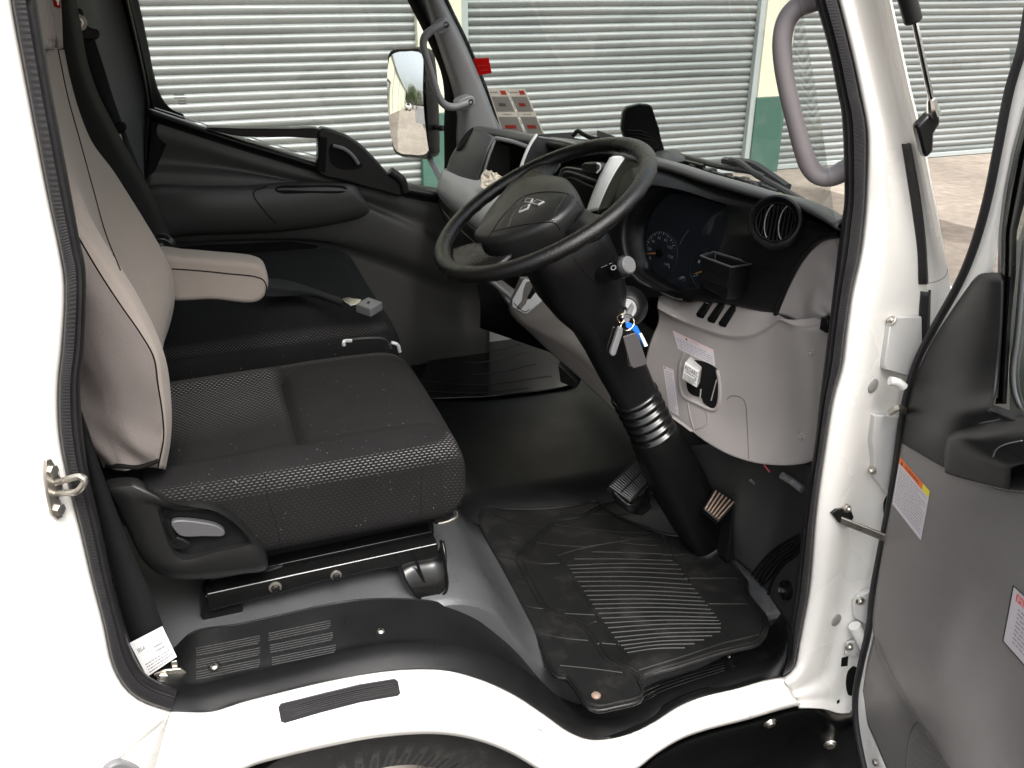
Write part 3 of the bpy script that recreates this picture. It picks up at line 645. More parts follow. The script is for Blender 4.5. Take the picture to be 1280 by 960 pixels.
hinge([(1056, 800), (1066, 796), (1078, 812), (1072, 818), (1054, 815)], .008, [(1061, 808)], 'small white bracket')
MB().tube([V(1112, 476, -.035), V(1122, 478, -.04), V(1130, 484, -.045)], .008, seg=14).build('hinge_knuckle', 'white', cab)
kn = MB()
kn.tube([V(1068, 782, -.03), V(1078, 800, -.04), V(1090, 826, -.04)], [.013, .014, .013], seg=14); kn.build('hinge_knuckle', 'white', cab)
MB().tube([V(1113, 516, -.025), V(1122, 510, -.045), V(1132, 514, -.03)], .006, seg=8).build('hinge_spring', 'metal', cab)
for l in ([(1104, 628), (1110, 618), (1118, 620), (1118, 652), (1108, 650)], [(1060, 838), (1068, 832), (1074, 840), (1072, 862), (1062, 870), (1057, 856)]):
    MB().plate(catmull([on(cabT, a, b, .0012) for a, b in l], 24, True), .001).build('panel_opening', 'matteblack', cab)
sm_ = MB()
for l, r in (([(620, 889), (640, 897), (662, 906)], .0009), ([(664, 908), (670, 911)], .0012), ([(672, 911), (678, 914)], .0014), ([(665, 941), (672, 945), (678, 949)], .0012)):
    sm_.tube([on(cabT, a, b, -.0003) for a, b in l], r, seg=5)
sm_.build('paint_scuffs', 'plug', cab)
# check strap
ck = MB(); p, n = on(cabT, 1050, 641, 0, True)
ck.mat(1).plate([on(cabT, *q, lift=.006) for q in [(1038, 640), (1044, 635), (1060, 634), (1064, 645), (1058, 656), (1046, 652)]], -n*.006).mat(0)
ck.cyl(on(cabT, 1054, 633, .004), on(cabT, 1054, 633, .012), .0085, 8)
ck.lathe([(.006, .01), (.003, .014), (.0001, .014)], on(cabT, 1054, 633, .004), n, 12)
A_, B_ = V(1051, 651, -.02), V(1106, 673, -.07); dz = Vector((0, 0, .0075)); ck.add([A_+dz, B_+dz, B_-dz, A_-dz, A_+dz+Vector((.004, .004, 0)), B_+dz+Vector((.004, .004, 0)), B_-dz+Vector((.004, .004, 0)), A_-dz+Vector((.004, .004, 0))], [(0, 1, 2, 3), (7, 6, 5, 4), (0, 4, 5, 1), (3, 2, 6, 7)])
ck.build('door_check_strap', ['metal', 'blackmetal'], cab, bevel=.0008)
# small openings and rubber strips of the jamb
for q in ([(1052, 822), (1060, 820), (1059, 832), (1051, 833)], [(1046, 876), (1049, 874), (1049, 878), (1046, 880)]):
    MB().plate([on(cabT, a, b, .0012) for a, b in q], .001).build('slot', 'matteblack', cab)
sb = MB()
for L_, R_ in (([(1127, 180), (1140, 260), (1147, 315), (1148, 355)], [(1140, 178), (1151, 240), (1158, 300), (1160, 352)]), ([(1151, 364), (1148, 400), (1144, 450), (1140, 480)], [(1163, 362), (1162, 400), (1160, 450), (1158, 480)])):
    A_ = catmull([on(cabT, *q, lift=.003) for q in L_], 20); B_ = catmull([on(cabT, *q, lift=.003) for q in R_], 20); mid = [(a+b)/2+Vector((0, -.007, 0)) for a, b in zip(A_, B_)]
    sb.grid([[a+Vector((0, .006, 0)) for a in A_], A_, mid, B_, [b+Vector((0, .006, 0)) for b in B_]])
sb.build('pillar_rubber', 'rubber', cab, solid=.002)
# panel joint lines in the rocker and the front pillar
jl = MB()
for l in ([(794, 914), (779, 926), (776, 945), (777, 958)], [(936, 856), (936, 875), (938, 897)], [(1160, 354), (1170, 352), (1181, 346), (1185, 338)]):
    P_ = catmull([Vector((a, b, 0)) for a, b in l], 14); jl.tube([on(cabT, q.x, q.y, .0001, fallback=-.04) for q in P_], .0008, seg=5, smooth=False)
jl.build('panel_joint', 'plug', cab)
# lower black step well and wheel arch
sw = MB()
topr = [(797, 965), (820, 946), (850, 929), (880, 918), (938, 903), (1000, 886), (1020, 884), (1045, 898), (1068, 894), (1085, 890)]
sw.loft([[V(a, b-6, .02) for a, b in topr], [V(a, b, -.03) for a, b in topr], [V(a, b+9, -.035) for a, b in topr], [V(a, b+22, .03) for a, b in topr], [V(a+4, b+45, .05) for a, b in topr], [V(a+6, b+80, .05) for a, b in topr], [V(a+6, b+150, -.02) for a, b in topr]], n=50, m=4)
swo = sw.build('step_well', 'sill', cab, solid=.003, angle=60); swT = bvh(swo)
for x, y, r in ((962, 903, .010), (1037, 930, .011)): 
    p, n = on(swT, x, y, 0, True); MB().lathe([(r*1.5, 0), (r*1.4, .003), (r, .003), (r, .008), (r*.5, .009), (.0001, .009)], p, n, 18).build('bolt', 'metal', cab)
wa = MB(); cx, cz, rr = V(470, 930, 0).x, -1.62, .42
for r0, ya, yb in ((.43, -.03, .42),):
    rows = []
    for yy in (ya+.04, yb): rows.append([Vector((cx+r0*math.cos(a)*1.02, yy, cz+r0*math.sin(a))) for a in [math.pi*k/30 for k in range(31)]])
    wa.grid(rows)
wa.add([Vector((cx-.3, .42, -1.25)), Vector((cx+.3, .42, -1.25)), Vector((cx+.3, .42, GZ+.15)), Vector((cx-.3, .42, GZ+.15))], [(0, 1, 2, 3)])
wa.build('wheel_arch_liner', 'matteblack', cab)
ty = MB(); tz = GZ+.375
ty.mat(0).lathe([(.20, .0), (.27, -.012), (.325, -.006), (.355, .012), (.366, .03), (.368, .11), (.366, .19), (.355, .21), (.325, .225), (.2, .22)], (cx, .07, tz), (0, 1, 0), 96)
for k in range(56):
    a = 2*math.pi*k/56; c, s_ = math.cos(a), math.sin(a); ax = (Vector((-s_, 0, c)), Vector((0, 1, 0)), Vector((c, 0, s_)))
    for yy, wdt, ph in ((.085, .034, 0), (.125, .034, .5), (.165, .034, 0), (.205, .034, .5), (.245, .034, 0)):
        a2 = 2*math.pi*(k+ph)/56; c, s_ = math.cos(a2), math.sin(a2); ax = (Vector((-s_, 0, c)), Vector((0, 1, 0)), Vector((c, 0, s_)))
        ty.box((cx+c*.370, yy, tz+s_*.370), .031, wdt, .014, ax)
ty.mat(1).lathe([(.05, .05), (.12, .03), (.16, .05), (.2, .0)], (cx, .07, tz), (0, 1, 0), 48)
ty.build('front_wheel', ['tyre', 'metal'], T, bevel=.001)
MB().plate(catmull([on(cabT, a, b, .012) for a, b in [(128, 966), (134, 954), (147, 948), (161, 951), (178, 962), (186, 975), (184, 985), (130, 985)]], 40, True), .014).build('recessed_handle', 'greypillar', cab, bevel=.003)
MB().plate([on(cabT, a, b, .0135) for a, b in [(152, 957), (160, 957), (176, 968), (178, 984), (152, 984)]], .003).build('handle_cavity', 'matteblack', cab)
bd = MB().box((-.6, .9, GZ+.45), 3.0, .09, .18).box((-.6, .45, GZ+.45), 3.0, .07, .18).cyl((cx, .2, tz), (cx, 1.6, tz), .05).build('chassis_rail', 'blackmetal', T)
# ------------------------------------------------ cab shell: roof, back wall, far skin, floor
IY = 1.80
sh = MB()
sh.loft([[(-.36, y, .16), (.2, y, .30), (.75, y, .24), (.86, y, .19)] for y in (-.03, .2, .9, 1.6, 1.83)], n=16, m=4)
sh.build('roof', 'white', T, solid=.05, toward=(0, 0, 5))
hl = MB().loft([[(-.34, y, .09), (.2, y, .235), (.72, y, .175), (.83, y, .13)] for y in (.0, .2, .9, 1.6, 1.80)], n=16, m=4).build('headlining', 'lightgrey', T, solid=.004, toward=(0, .8, -1))
MB().box((-.40, .9, -.62), .05, 1.84, 1.55).build('rear_wall', 'darktrim', T, bevel=.01)
fl = MB()
prof = [(-.36, -1.05), (.0, -1.05), (.26, -1.05), (.36, -1.06), (.42, -1.10), (.47, -1.18), (.52, -1.26), (.57, -1.298), (.66, -1.304), (1.0, -1.304), (1.2, -1.285), (1.32, -1.20), (1.36, -1.0), (1.37, -.6)]
fl.loft([[(x, y, z+dz) for x, z in prof] for y, dz in ((.147, -.25), (.1475, -.06), (.150, -.035), (.17, -.022), (.21, -.006), (.25, 0), (.32, 0), (.68, 0))], n=120, m=3)
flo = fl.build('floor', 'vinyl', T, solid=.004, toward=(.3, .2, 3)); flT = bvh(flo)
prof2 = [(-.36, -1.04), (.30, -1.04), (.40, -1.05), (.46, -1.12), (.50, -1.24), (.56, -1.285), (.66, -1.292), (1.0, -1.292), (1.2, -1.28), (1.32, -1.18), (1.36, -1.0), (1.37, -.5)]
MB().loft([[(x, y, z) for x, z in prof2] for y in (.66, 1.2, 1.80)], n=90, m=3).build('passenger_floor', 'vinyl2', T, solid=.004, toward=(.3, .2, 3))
# nose panel outside under the windscreen
MB().loft([[(1.36, y, -.55) , (1.42, y, -.8), (1.44, y, -1.4)] for y in (-.03, .3, .9, 1.5, 1.83)], n=12, m=4).build('front_panel', 'white', T, solid=.02, toward=(9, .9, 0))
# ================================================================== seats
def superring(x, yc, zc, ry, rz, n=72, e=5, top=None):
    out = []
    for k in range(n):
        a = 2*math.pi*k/n; c, s_ = math.cos(a), math.sin(a)
        y = yc+ry*math.copysign(abs(c)**(2/e), c); z = zc+rz*math.copysign(abs(s_)**(2/e), s_)
        out.append(Vector((x, y, z)))
    return out
def cushion(name, X0, X1, Y0, Y1, Z0, Z1, parent, topf, attr, frontround=.07, tilt=0, e=6):
    rows = []; n = 110; st = []
    for i in range(60): st.append(X0+(X1-frontround-X0)*i/60)
    for i in range(25): a = math.pi/2*i/24; st.append(X1-frontround+frontround*math.sin(a))
    yc, zc, ry, rz = (Y0+Y1)/2, (Z0+Z1)/2, (Y1-Y0)/2, (Z1-Z0)/2
    for x in st:
        t = max(0, (x-(X1-frontround))/frontround); s_ = (1-t**2.6)**(1/2.6) if t < 1 else 0
        k = 1-(1-s_)*.16; kz = .12+.88*s_
        r = superring(x, yc, zc, ry*k, rz*kz, n, e)
        for p in r:
            up = max(0, (p.z-zc)/rz); p.z += topf(p.x, p.y, up)+tilt*(p.x-X0)*(up if up > 0 else 0)
        rows.append(r)
    mb = MB().grid(rows, True, True); o = mb.build(name, 'fabric', parent, angle=80)
    me = o.data; ca = me.color_attributes.new('dash', 'FLOAT_COLOR', 'POINT')
    for i, v in enumerate(me.vertices):
        a, b = attr(v.co); ca.data[i].color = (a, b, 0, 1)
    return o
def sst(a, b, x): t = min(max((x-a)/(b-a), 0), 1); return t*t*(3-2*t)
def g_(x, c, w_): return math.exp(-((x-c)/w_)**2)
def dtop(x, y, up):
    if up <= 0: return 0
    z = 0
    inside = sst(.235, .27, y)*(1-sst(.55, .585, y))
    z += .010*(1-inside)+.004*math.sin((x+.1)*6)
    z -= .016*g_(x, .095, .009)*inside                     # cross groove
    z -= .005*(g_(y, .245, .007)+g_(y, .575, .007))*sst(.06, .12, x)
    z += .016*sst(.09, .16, x)*math.exp(-((y-.41)/.15)**2)*math.exp(-((x-.25)/.16)**2)+.004*sst(.09, .14, x)*inside-.010*sst(.30, .388, x)
    z -= .012*(1-sst(-.02, .10, x))*inside*.6
    return z*sst(.4, .95, up)
def dattr(p):
    x, y, z = p
    if y < .24 and -.80 < z: return ((.30+.60*sst(-.10, .22, x))*sst(-.800, -.778, z)*(1-sst(-.764, -.756, z)) if x < .372 else .25, 1)
    if z > -.778:
        if y < .225: return (1.0*sst(-.785, -.772, z)*1.0, 1)
        if x < .10 and y > .40: return (.62*(1-sst(.07, .10, x))*sst(.40, .43, y), .6)
        if y > .585: return (.5, .6)
        return (0, .25)
    if x > .34: return (.12, 1)
    return (.05, 1)
ds = cushion('driver_seat', -.16, .388, .178, .64, -.935, -.752, T, dtop, dattr)
ds['label'] = 'driver seat with black dashed cushion and beige covered backrest'
dsT = bvh(ds)
sm = MB()
for l in ([(331, 590), (334, 620), (345, 655), (352, 690)], [(534, 570), (527, 600), (526, 650)], [(587, 546), (575, 562), (555, 572), (536, 578)]):
    P_ = catmull([Vector((a, b, 0)) for a, b in l], 24); sm.tube([on(dsT, q.x, q.y, .0) for q in P_], .0007, seg=5, smooth=False)
sm.build('seam', 'seam', ds)
# backrest and its fabric cover
B0 = [(50, 130), (62, 200), (78, 262), (100, 302), (125, 344), (150, 382), (175, 418), (191, 447), (196, 480), (202, 520), (203, 548), (196, 585)]
B1 = [(54, 130), (67, 200), (84, 250), (107, 290), (135, 330), (162, 370), (185, 411), (200, 445), (205, 482), (209, 520), (209, 550), (203, 585)]
B2 = [(58, 130), (72, 200), (92, 258), (117, 288), (150, 333), (175, 374), (195, 415), (207, 452), (212, 484), (214, 520), (212, 552), (207, 583)]
C0 = [(58, 62), (70, 130), (86, 200), (104, 250), (122, 295), (142, 340), (162, 385), (180, 430), (190, 480), (196, 540)]
C1 = [(72, 62), (84, 120), (100, 178), (117, 240), (131, 290), (150, 338), (170, 385), (188, 430), (197, 480), (200, 530)]
D1 = [(80, 62), (88, 100), (101, 145), (116, 180), (140, 214), (156, 240), (180, 280), (200, 315), (213, 345), (217, 374), (213, 402), (203, 432), (190, 460)]
D2 = [(70, 62), (78, 100), (90, 145), (104, 180), (122, 214), (138, 245), (158, 290), (176, 330), (186, 360), (190, 390), (186, 420), (178, 440), (170, 465)]
def yy(l, Y): return [V(a, b, Y) for a, b in l]
br = MB().loft([yy(B0, .186), yy(B1, .196), yy(B2, .232), yy(C0, .31), yy(C1, .42), yy([(a-2, b) for a, b in D1], .545), yy(D1, .58), yy([((a+c)/2, (b+d)/2) for (a, b), (c, d) in zip(D1, D2)], .625), [p+Vector((-.03, .02, 0)) for p in yy(D2, .64)]], n=90, m=7)
bro = br.build('backrest', 'beige', ds, solid=.012, angle=75); brT = bvh(bro)
FL = [(48, 130), (56, 200), (68, 270), (82, 340), (92, 400), (99, 470), (114, 490), (114, 515), (101, 526), (112, 552), (128, 586)]
FLs = [(40, 130), (48, 200), (60, 270), (74, 340), (82, 400), (92, 450), (97, 480), (100, 505), (101, 526), (112, 552), (128, 588)]
fm = [(a*.5+c*.5, b*.5+d*.5) for (a, b), (c, d) in zip(FLs, [(50, 130), (62, 200), (85, 275), (112, 325), (140, 368), (165, 405), (185, 440), (196, 480), (202, 520), (203, 548), (196, 585)])]
fr = MB().loft([yy(FLs, .205), yy(fm, .176), yy(B0, .184)], n=80, m=24)
for i, v in enumerate(fr.v):          # soft folds of the cloth
    s_ = v.z*1.0; d = .0045*math.sin(v.z*42+v.x*28)*g_(v.z, -.62, .12)+.0095*math.sin((v.x*1.3+v.z)*75)*g_(v.z, -.70, .055)+.007*math.sin((v.x*1.1-v.z)*62)*g_(v.z, -.78, .045)+.002*math.sin(v.x*90+v.z*30)
    edge = sst(.0, .03, abs(v.y-.184)+.012); v.y += d*edge
flap = fr.build('side_flap', 'beigeflap', ds, solid=.004, angle=80); flapT = bvh(flap)
hm = MB(); P_ = [on(flapT, a, b, .001) for a, b in [(129, 586), (150, 582), (172, 584), (194, 585), (206, 580)]]
hm.tube(P_, .004, seg=8, n=30); hm.build('hem', 'seam', ds)
sm = MB(); P_ = catmull([Vector((a, b, 0)) for a, b in B0[1:]], 60); sm.tube([on(brT, q.x+1, q.y, .0004) for q in P_], .0013, seg=5, smooth=False)
P_ = catmull([Vector((a, b, 0)) for a, b in C1[:6]], 40); sm.tube([on(brT, q.x, q.y, .0002) for q in P_], .0014, seg=5, smooth=False)
sm.build('seam', 'seam', ds)
hr = MB().loft([yy([(26, -60), (36, 0), (46, 62)], .20), yy([(40, -60), (50, 0), (58, 61)], .22), yy([(58, -60), (64, 0), (70, 62)], .40), yy([(68, -60), (76, 0), (79, 60)], .5), yy([(60, -60), (66, 0), (70, 60)], .6)], n=14, m=6).build('headrest', 'beige', ds, solid=.05, angle=70)
tg = MB(); hT = bvh(hr); q = [on(hT, *p, lift=.002) for p in ((65, -6), (73, -6), (74, 10), (67, 8))]; tg.plate(q, .001)
decal(tg, q, [('r', 1, .2, .35, .8, .5), ('r', 1, .35, .5, .65, .8)], .0006); tg.build('cloth_tag', ['red', 'paper'], ds, flat=True)
# recliner cover with its two levers
O_ = [(131, 602), (150, 597), (172, 598), (190, 612), (215, 624), (262, 627), (290, 640), (314, 664), (331, 686), (335, 700), (332, 712), (300, 718), (250, 724), (210, 722), (190, 712), (172, 690), (156, 655), (142, 625)]
cx_, cy_ = 245, 675
I1 = [(cx_+(a-cx_)*.93-1, cy_+(b-cy_)*.86) for a, b in O_]
R1 = [(196, 632), (205, 634), (218, 636), (235, 636), (262, 636), (278, 644), (296, 658), (308, 672), (312, 680), (302, 684), (285, 687), (265, 692), (245, 698), (230, 700), (220, 696), (212, 684), (205, 666), (199, 646)]
R2 = [(cx_+(a-cx_)*.90+4, cy_+(b-cy_)*.84-3) for a, b in R1]
cl = lambda l, Y: catmull(yy(l, Y), 90, True)
rc = MB().grid([cl(O_, .20), cl(O_, .165), cl(I1, .142), cl([((a+c)/2, (b+d)/2) for (a, b), (c, d) in zip(I1, R1)], .136), cl(R1, .139), cl(R2, .160)], True).build('recliner_cover', 'dark2', ds, angle=60)
MB().add(cl(R2, .160), [tuple(range(90))]).build('lever_recess', 'dark', ds)
MB().plate(catmull(yy([(214, 654), (222, 651), (250, 653), (272, 658), (281, 665), (280, 670), (255, 671), (228, 671), (221, 667)], .147), 40, True), Vector((0, .012, 0))).build('recliner_lever', 'levergrey', ds, bevel=.002)
MB().plate(catmull(yy([(210, 676), (215, 671), (232, 676), (239, 682), (232, 687), (216, 686)], .146), 24, True), Vector((0, .014, 0))).build('slide_lever', 'dark', ds, bevel=.002)
MB().tube(yy([(206, 650), (212, 664), (219, 676)], .149), .006, seg=8).build('lever_link', 'black', ds)
# rails and brackets
rl = MB().plate(yy([(258, 742), (547, 679), (549, 702), (470, 712), (402, 727), (355, 740), (262, 764)], .20), Vector((0, .03, 0)))
rl.build('slide_rail', 'blackmetal', ds, bevel=.0015)
MB().plate(yy([(262, 724), (540, 664), (545, 676), (262, 738)], .235), Vector((0, .03, 0))).build('upper_rail', 'black', ds, bevel=.0015)
MB().tube(yy([(260, 742.5), (545, 680)],   .1985), .0007, seg=6, smooth=False).build('rail_highlight', 'silver', ds)  # bright line painted as the highlight on the rail's top edge
for a, b, r in ((344, 734, .0095), (420, 719, .0085)):
    p = V(a, b, .199); MB().mat(0).lathe([(r*1.25, 0), (r*1.2, -.002), (r*.8, -.0025)], p, (0, 1, 0), 24).mat(1).lathe([(r*.8, -.002), (r*.8, -.010), (r*.5, -.011), (.0001, -.010)], p, (0, 1, 0), 6).build('rail_bolt', ['metal', 'blackmetal'], ds)
fb = MB().loft([yy([(497, 706), (510, 700), (545, 692), (552, 676)], .205), yy([(502, 716), (516, 712), (546, 706), (556, 692)], .186), yy([(508, 730), (522, 732), (548, 726), (558, 714)], .172), yy([(520, 744), (530, 748), (548, 744), (558, 734)], .168)], n=16, m=5)
fb.build('front_bracket', 'blackmetal', ds, solid=.006)
MB().tube(yy([(500, 708), (507, 726), (519, 744), (530, 750), (548, 747), (558, 738), (555, 700), (551, 676)], .168), .0028, seg=6, n=40).tube(yy([(520, 700), (527, 720), (534, 736)], .176), .003, seg=6).build('bracket_edge', 'black', ds)
rb = MB().plate(yy([(255, 745), (300, 738), (306, 775), (290, 790), (262, 792), (250, 770)], .215), Vector((0, .05, 0))); rb.build('rear_bracket', 'blackmetal', ds, bevel=.003)
MB().tube([V(300, 728, .23), V(332, 716, .23), V(352, 706, .24), V(360, 698, .26)], .006, seg=8).tube([V(320, 732, .25), V(345, 722, .26), V(366, 704, .27)], .004, seg=8).build('seat_cable', 'dark2', ds)
MB().plate(yy([(546, 622), (574, 618), (579, 622), (578, 632), (566, 634), (568, 645), (556, 654), (543, 656), (545, 640)], .19), Vector((0, .03, 0))).build('front_latch', 'black', ds, bevel=.002)
MB().tube(yy([(548, 655), (560, 652), (571, 646), (571, 640)], .188), .0022, seg=6).build('latch_wire', 'metal', ds)
MB().box((.12, .42, -.985), .44, .30, .07).build('seat_base', 'matteblack', ds, bevel=.01)
# armrest
ar = MB().plate(catmull(yy([(196, 321), (230, 322), (270, 325), (318, 330), (331, 336), (336, 352), (333, 368), (325, 377), (312, 380), (270, 376), (196, 372)], .655), 60, True), Vector((0, .075, 0)))
aro = ar.build('armrest', 'beige', ds, bevel=.011, bseg=4); arT = bvh(aro)
MB().tube([on(arT, a, b, .0005) for a, b in [(215, 336), (245, 338), (285, 342), (320, 346), (329, 350), (333, 358), (332, 370)]], .0013, seg=5).build('armrest_seam', 'seam', ds)
# driver belt: webbing down to the anchor
def strap(name, L_, R_, Ya, Yb, par, m='webbing', n=50, th=.0016):
    A_ = catmull([V(a, b, Ya+(Yb-Ya)*i/(len(L_)-1)) for i, (a, b) in enumerate(L_)], n); B_ = catmull([V(a, b, Ya+(Yb-Ya)*i/(len(R_)-1)+.004) for i, (a, b) in enumerate(R_)], n)
    return MB().grid([A_, [(p+q)/2+Vector((0, -.002, 0)) for p, q in zip(A_, B_)], B_]).build(name, m, par, solid=th)
sb_ = strap('driver_seat_belt', [(98, 500), (104, 560), (122, 640), (138, 710), (150, 760), (165, 806), (178, 832)], [(108, 530), (128, 590), (150, 650), (172, 705), (190, 745), (205, 784), (218, 815)], .12, .10, T)
q = yy([(162, 804), (203, 783), (221, 821), (184, 846)], .092)
sticker('belt_label', q, ['paper', 'inkdark', 'ink'], [('t', 1, .1, .22, .32, .33, 'SRS-A'), ('w', 2, .12, .66, .95, .97, 4, 5), ('w', 2, .55, .35, .9, .6, 2, 8)], sb_)
an = MB(); q = yy([(192, 844), (206, 838), (226, 836), (234, 842), (226, 854), (206, 856)], .075); an.plate(q, Vector((0, .004, 0)))
an.cyl(V(204, 849, .074), V(204, 849, .066), .010, 6).plate(yy([(214, 828), (221, 826), (224, 842), (216, 844)], .08), Vector((0, .003, 0))); an.build('belt_anchor', 'metal', sb_, bevel=.001)
# ------------------------------------------------ passenger bench
def ptop(x, y, up):
    if up <= 0: return 0
    return (.012*sst(1.30, 1.5, y)+.006*math.sin(y*9)+.004*math.sin(x*11)-.006*g_(y, 1.17, .01))*sst(.3, .95, up)
def pattr(p):
    x, y, z = p
    if y < .93 and z > -.80: return (.5*(1-sst(.87, .90, y))*sst(-.80, -.79, z), .9)
    if z < -.80: return (.03, .9)
    return (0, .15)
ps = cushion('passenger_seat', -.16, .418, .84, 1.60, -.92, -.775, T, ptop, pattr, frontround=.09, e=5)
ps['label'] = 'black passenger bench seat'
rows = []
for i in range(20):
    t = i/19; z = -.80+.86*t; x = -.16-.15*t; rows.append([Vector((x+.07*abs(math.cos(a))**.5*math.copysign(1, math.cos(a))*(1+.15*math.cos(y_*3)), y_, z)) for a, y_ in [(0, 0)]]) if 0 else None
bk = MB()
PB = [(70, -60), (78, 0), (86, 45), (93, 80), (106, 118), (126, 158), (152, 205), (174, 242), (194, 285), (202, 312), (200, 360), (196, 400)]
bk.loft([yy([(a-60, b+5) for a, b in PB], .84), yy([(a-22, b) for a, b in PB], .86), yy([(a-10, b) for a, b in PB], .93), yy([(a-4, b) for a, b in PB], 1.15), yy(PB, 1.34), yy([(a-8, b) for a, b in PB], 1.44), yy([(a-40, b) for a, b in PB], 1.50)], n=50, m=5)
bk.build('backrest', 'seatblack', ps, solid=.03, angle=70)
MB().box((-.1, 1.2, -1.0), .9, .7, .14).build('seat_base', 'matteblack', ps, bevel=.01)
MB().lathe([(.028, 0), (.030, -.01), (.022, -.02), (.0001, -.02)], V(202, 308, .78), (0, 1, 0), 24).cyl(V(201, 307, .755), V(201, 307, .75), .006).build('recliner_knob', 'black', ps, bevel=.001)
psT = bvh(ps)
# lap belt left lying on the bench
BZ = -.752
A_ = catmull([VZ(a, b, BZ+l) for a, b, l in [(322, 348, .035), (342, 348, .020), (362, 351, .006), (385, 358, .004), (408, 366, .010), (434, 375, .016)]], 30)
B_ = catmull([VZ(a, b, BZ+l) for a, b, l in [(322, 370, .012), (345, 370, .004), (368, 369, .002), (388, 370, .002), (408, 376, .006), (430, 384, .012)]], 30)
lb = MB().grid([A_, B_]).build('passenger_lap_belt', 'webbing', T, solid=.002)
BU = BZ+.028; bq = [VZ(a, b, BU) for a, b in [(444, 380), (460, 371), (478, 377), (463, 386)]]
MB().plate(bq, Vector((0, 0, -.022))).build('buckle', 'greypillar', lb, bevel=.003)
MB().plate([VZ(a, b, BZ+.02) for a, b in [(427, 374), (433, 371.5), (452, 374), (449, 379), (438, 382)]], Vector((0, 0, -.003))).build('buckle_tongue', 'chrome', lb, bevel=.001)
MB().plate([VZ(a, b, BU+.0004) for a, b in [(460, 376), (463, 377), (461, 380), (458, 379)]], Vector((0, 0, -.001))).build('press_mark', 'inkdark', lb)
hb = MB().tube([V(430, 432, .66), V(430, 427, .66), V(438, 425, .67), (V(478, 424, .68)), V(486, 430, .68), V(488, 437, .67)], .004, seg=8); hb.build('buckle_stalk', 'dark2', ds)
MB().tube([V(430, 432, .655), V(430, 427, .655), V(439, 426, .665)], .0042, seg=8).build('stalk_tip', 'silver', ds)
MB().tube([V(489, 428, .66), V(497, 431, .66), V(500, 440, .66)], .004, seg=8).build('latch_tip', 'silver', ds)
# ================================================================== steering wheel and column
WC = Vector((.605, .39, -.396)); WT = math.radians(27.4)
WN = Vector((-math.sin(WT), 0, math.cos(WT))); WU = Vector((math.cos(WT), 0, math.sin(WT))); WV = Vector((0, 1, 0)); WR = .215
def W(x, y, h=0): return VP(x, y, WC, WN, h)
def wp(a, r, h=0): return WC+WU*(r*math.cos(a))+WV*(r*math.sin(a))+WN*h
rim = MB(); rows = []
for i in range(160):
    a = 2*math.pi*i/160; row = []
    for k in range(20):
        b = 2*math.pi*k/20; rr = .0158+(.0012*math.cos(2*b)); bump = .0012*max(0, math.sin(a*36))*(1 if math.sin(b) < -.3 else 0)
        row.append(wp(a, WR+(rr+bump)*math.cos(b)*1.0, (rr+bump)*math.sin(b)*.95))
    rows.append(row)
rows.append(rows[0]); rim.grid(rows, True)
sw_ = rim.build('steering_wheel', 'wheelskin', T, angle=80)
def wl(l): return [W(a, b, h) for a, b, h in l]
hub_out = [(600, 313), (604, 303), (612, 289), (624, 271), (636, 256), (648, 242), (670, 235), (703, 236), (718, 241), (728, 254), (731, 264), (722, 276), (706, 290), (688, 300), (655, 312), (630, 318)]
h0 = catmull([W(a, b, -.03) for a, b in hub_out], 80, True); cen = sum(h0, Vector())/80
ring = lambda f, h: [cen.lerp(p, f)+WN*h for p in h0]
hub = MB().grid([ring(.94, -.02), ring(1.0, .0), ring(1.0, .022), ring(.975, .032), ring(.90, .036)], True)
r5 = ring(.90, .036); hub.grid([r5, ring(.5, .040), ring(.02, .041)], True)
ho = hub.build('hub', 'dark2', sw_, angle=50); hT = bvh(ho)
sm = MB()
for l in ([(614, 290), (640, 284), (672, 279), (694, 279), (700, 288)], [(690, 278), (696, 262), (706, 246), (708, 240)], [(636, 284), (641, 270), (650, 254), (656, 243)], [(607, 301), (614, 292), (624, 276), (640, 258), (652, 247), (672, 241), (704, 241), (716, 246), (726, 260)]):
    P_ = catmull([Vector((a, b, 0)) for a, b in l], 20); sm.tube([on(hT, q.x, q.y, .0001) for q in P_], .0010, seg=5, smooth=False)
sm.build('hub_seam', 'black', sw_)
# three diamond emblem, traced on the pad
em = MB()
def dia(pts):
    P_ = [on(hT, a, b, .0008) for a, b in pts]; c = sum(P_, Vector())/len(P_)
    em.mat(0).plate([p+WN*.002 for p in P_], WN*-.004); em.mat(1).plate([c.lerp(p, .78)+WN*.0024 for p in P_], WN*-.001)
dia([(663.5, 254.5), (656, 254), (659, 249), (667, 249.5)]); dia([(665, 255), (672, 250.5), (681, 253), (673, 257)]); dia([(663, 256), (660.5, 261.5), (649, 266), (652.5, 260)])
em.build('emblem', ['silver', 'darktrim'], sw_, bevel=.0004)
tm = MB(); q = [on(hT, a, b, .0008) for a, b in [(629, 285), (645, 251), (640, 251), (622, 285)]]
decal(tm, [on(hT, *p, lift=.0006) for p in ((630, 270), (642, 254), (648, 256), (636, 272))], [('t', 0, .0, .1, 1, .9, 'SRS')], .0003)
decal(tm, [on(hT, *p, lift=.0006) for p in ((622, 284), (632, 268), (638, 270), (629, 286))], [('t', 0, .0, .1, 1, .9, 'AIRBAG')], .0003)
tm.build('lettering', 'darktrim', sw_, flat=True)
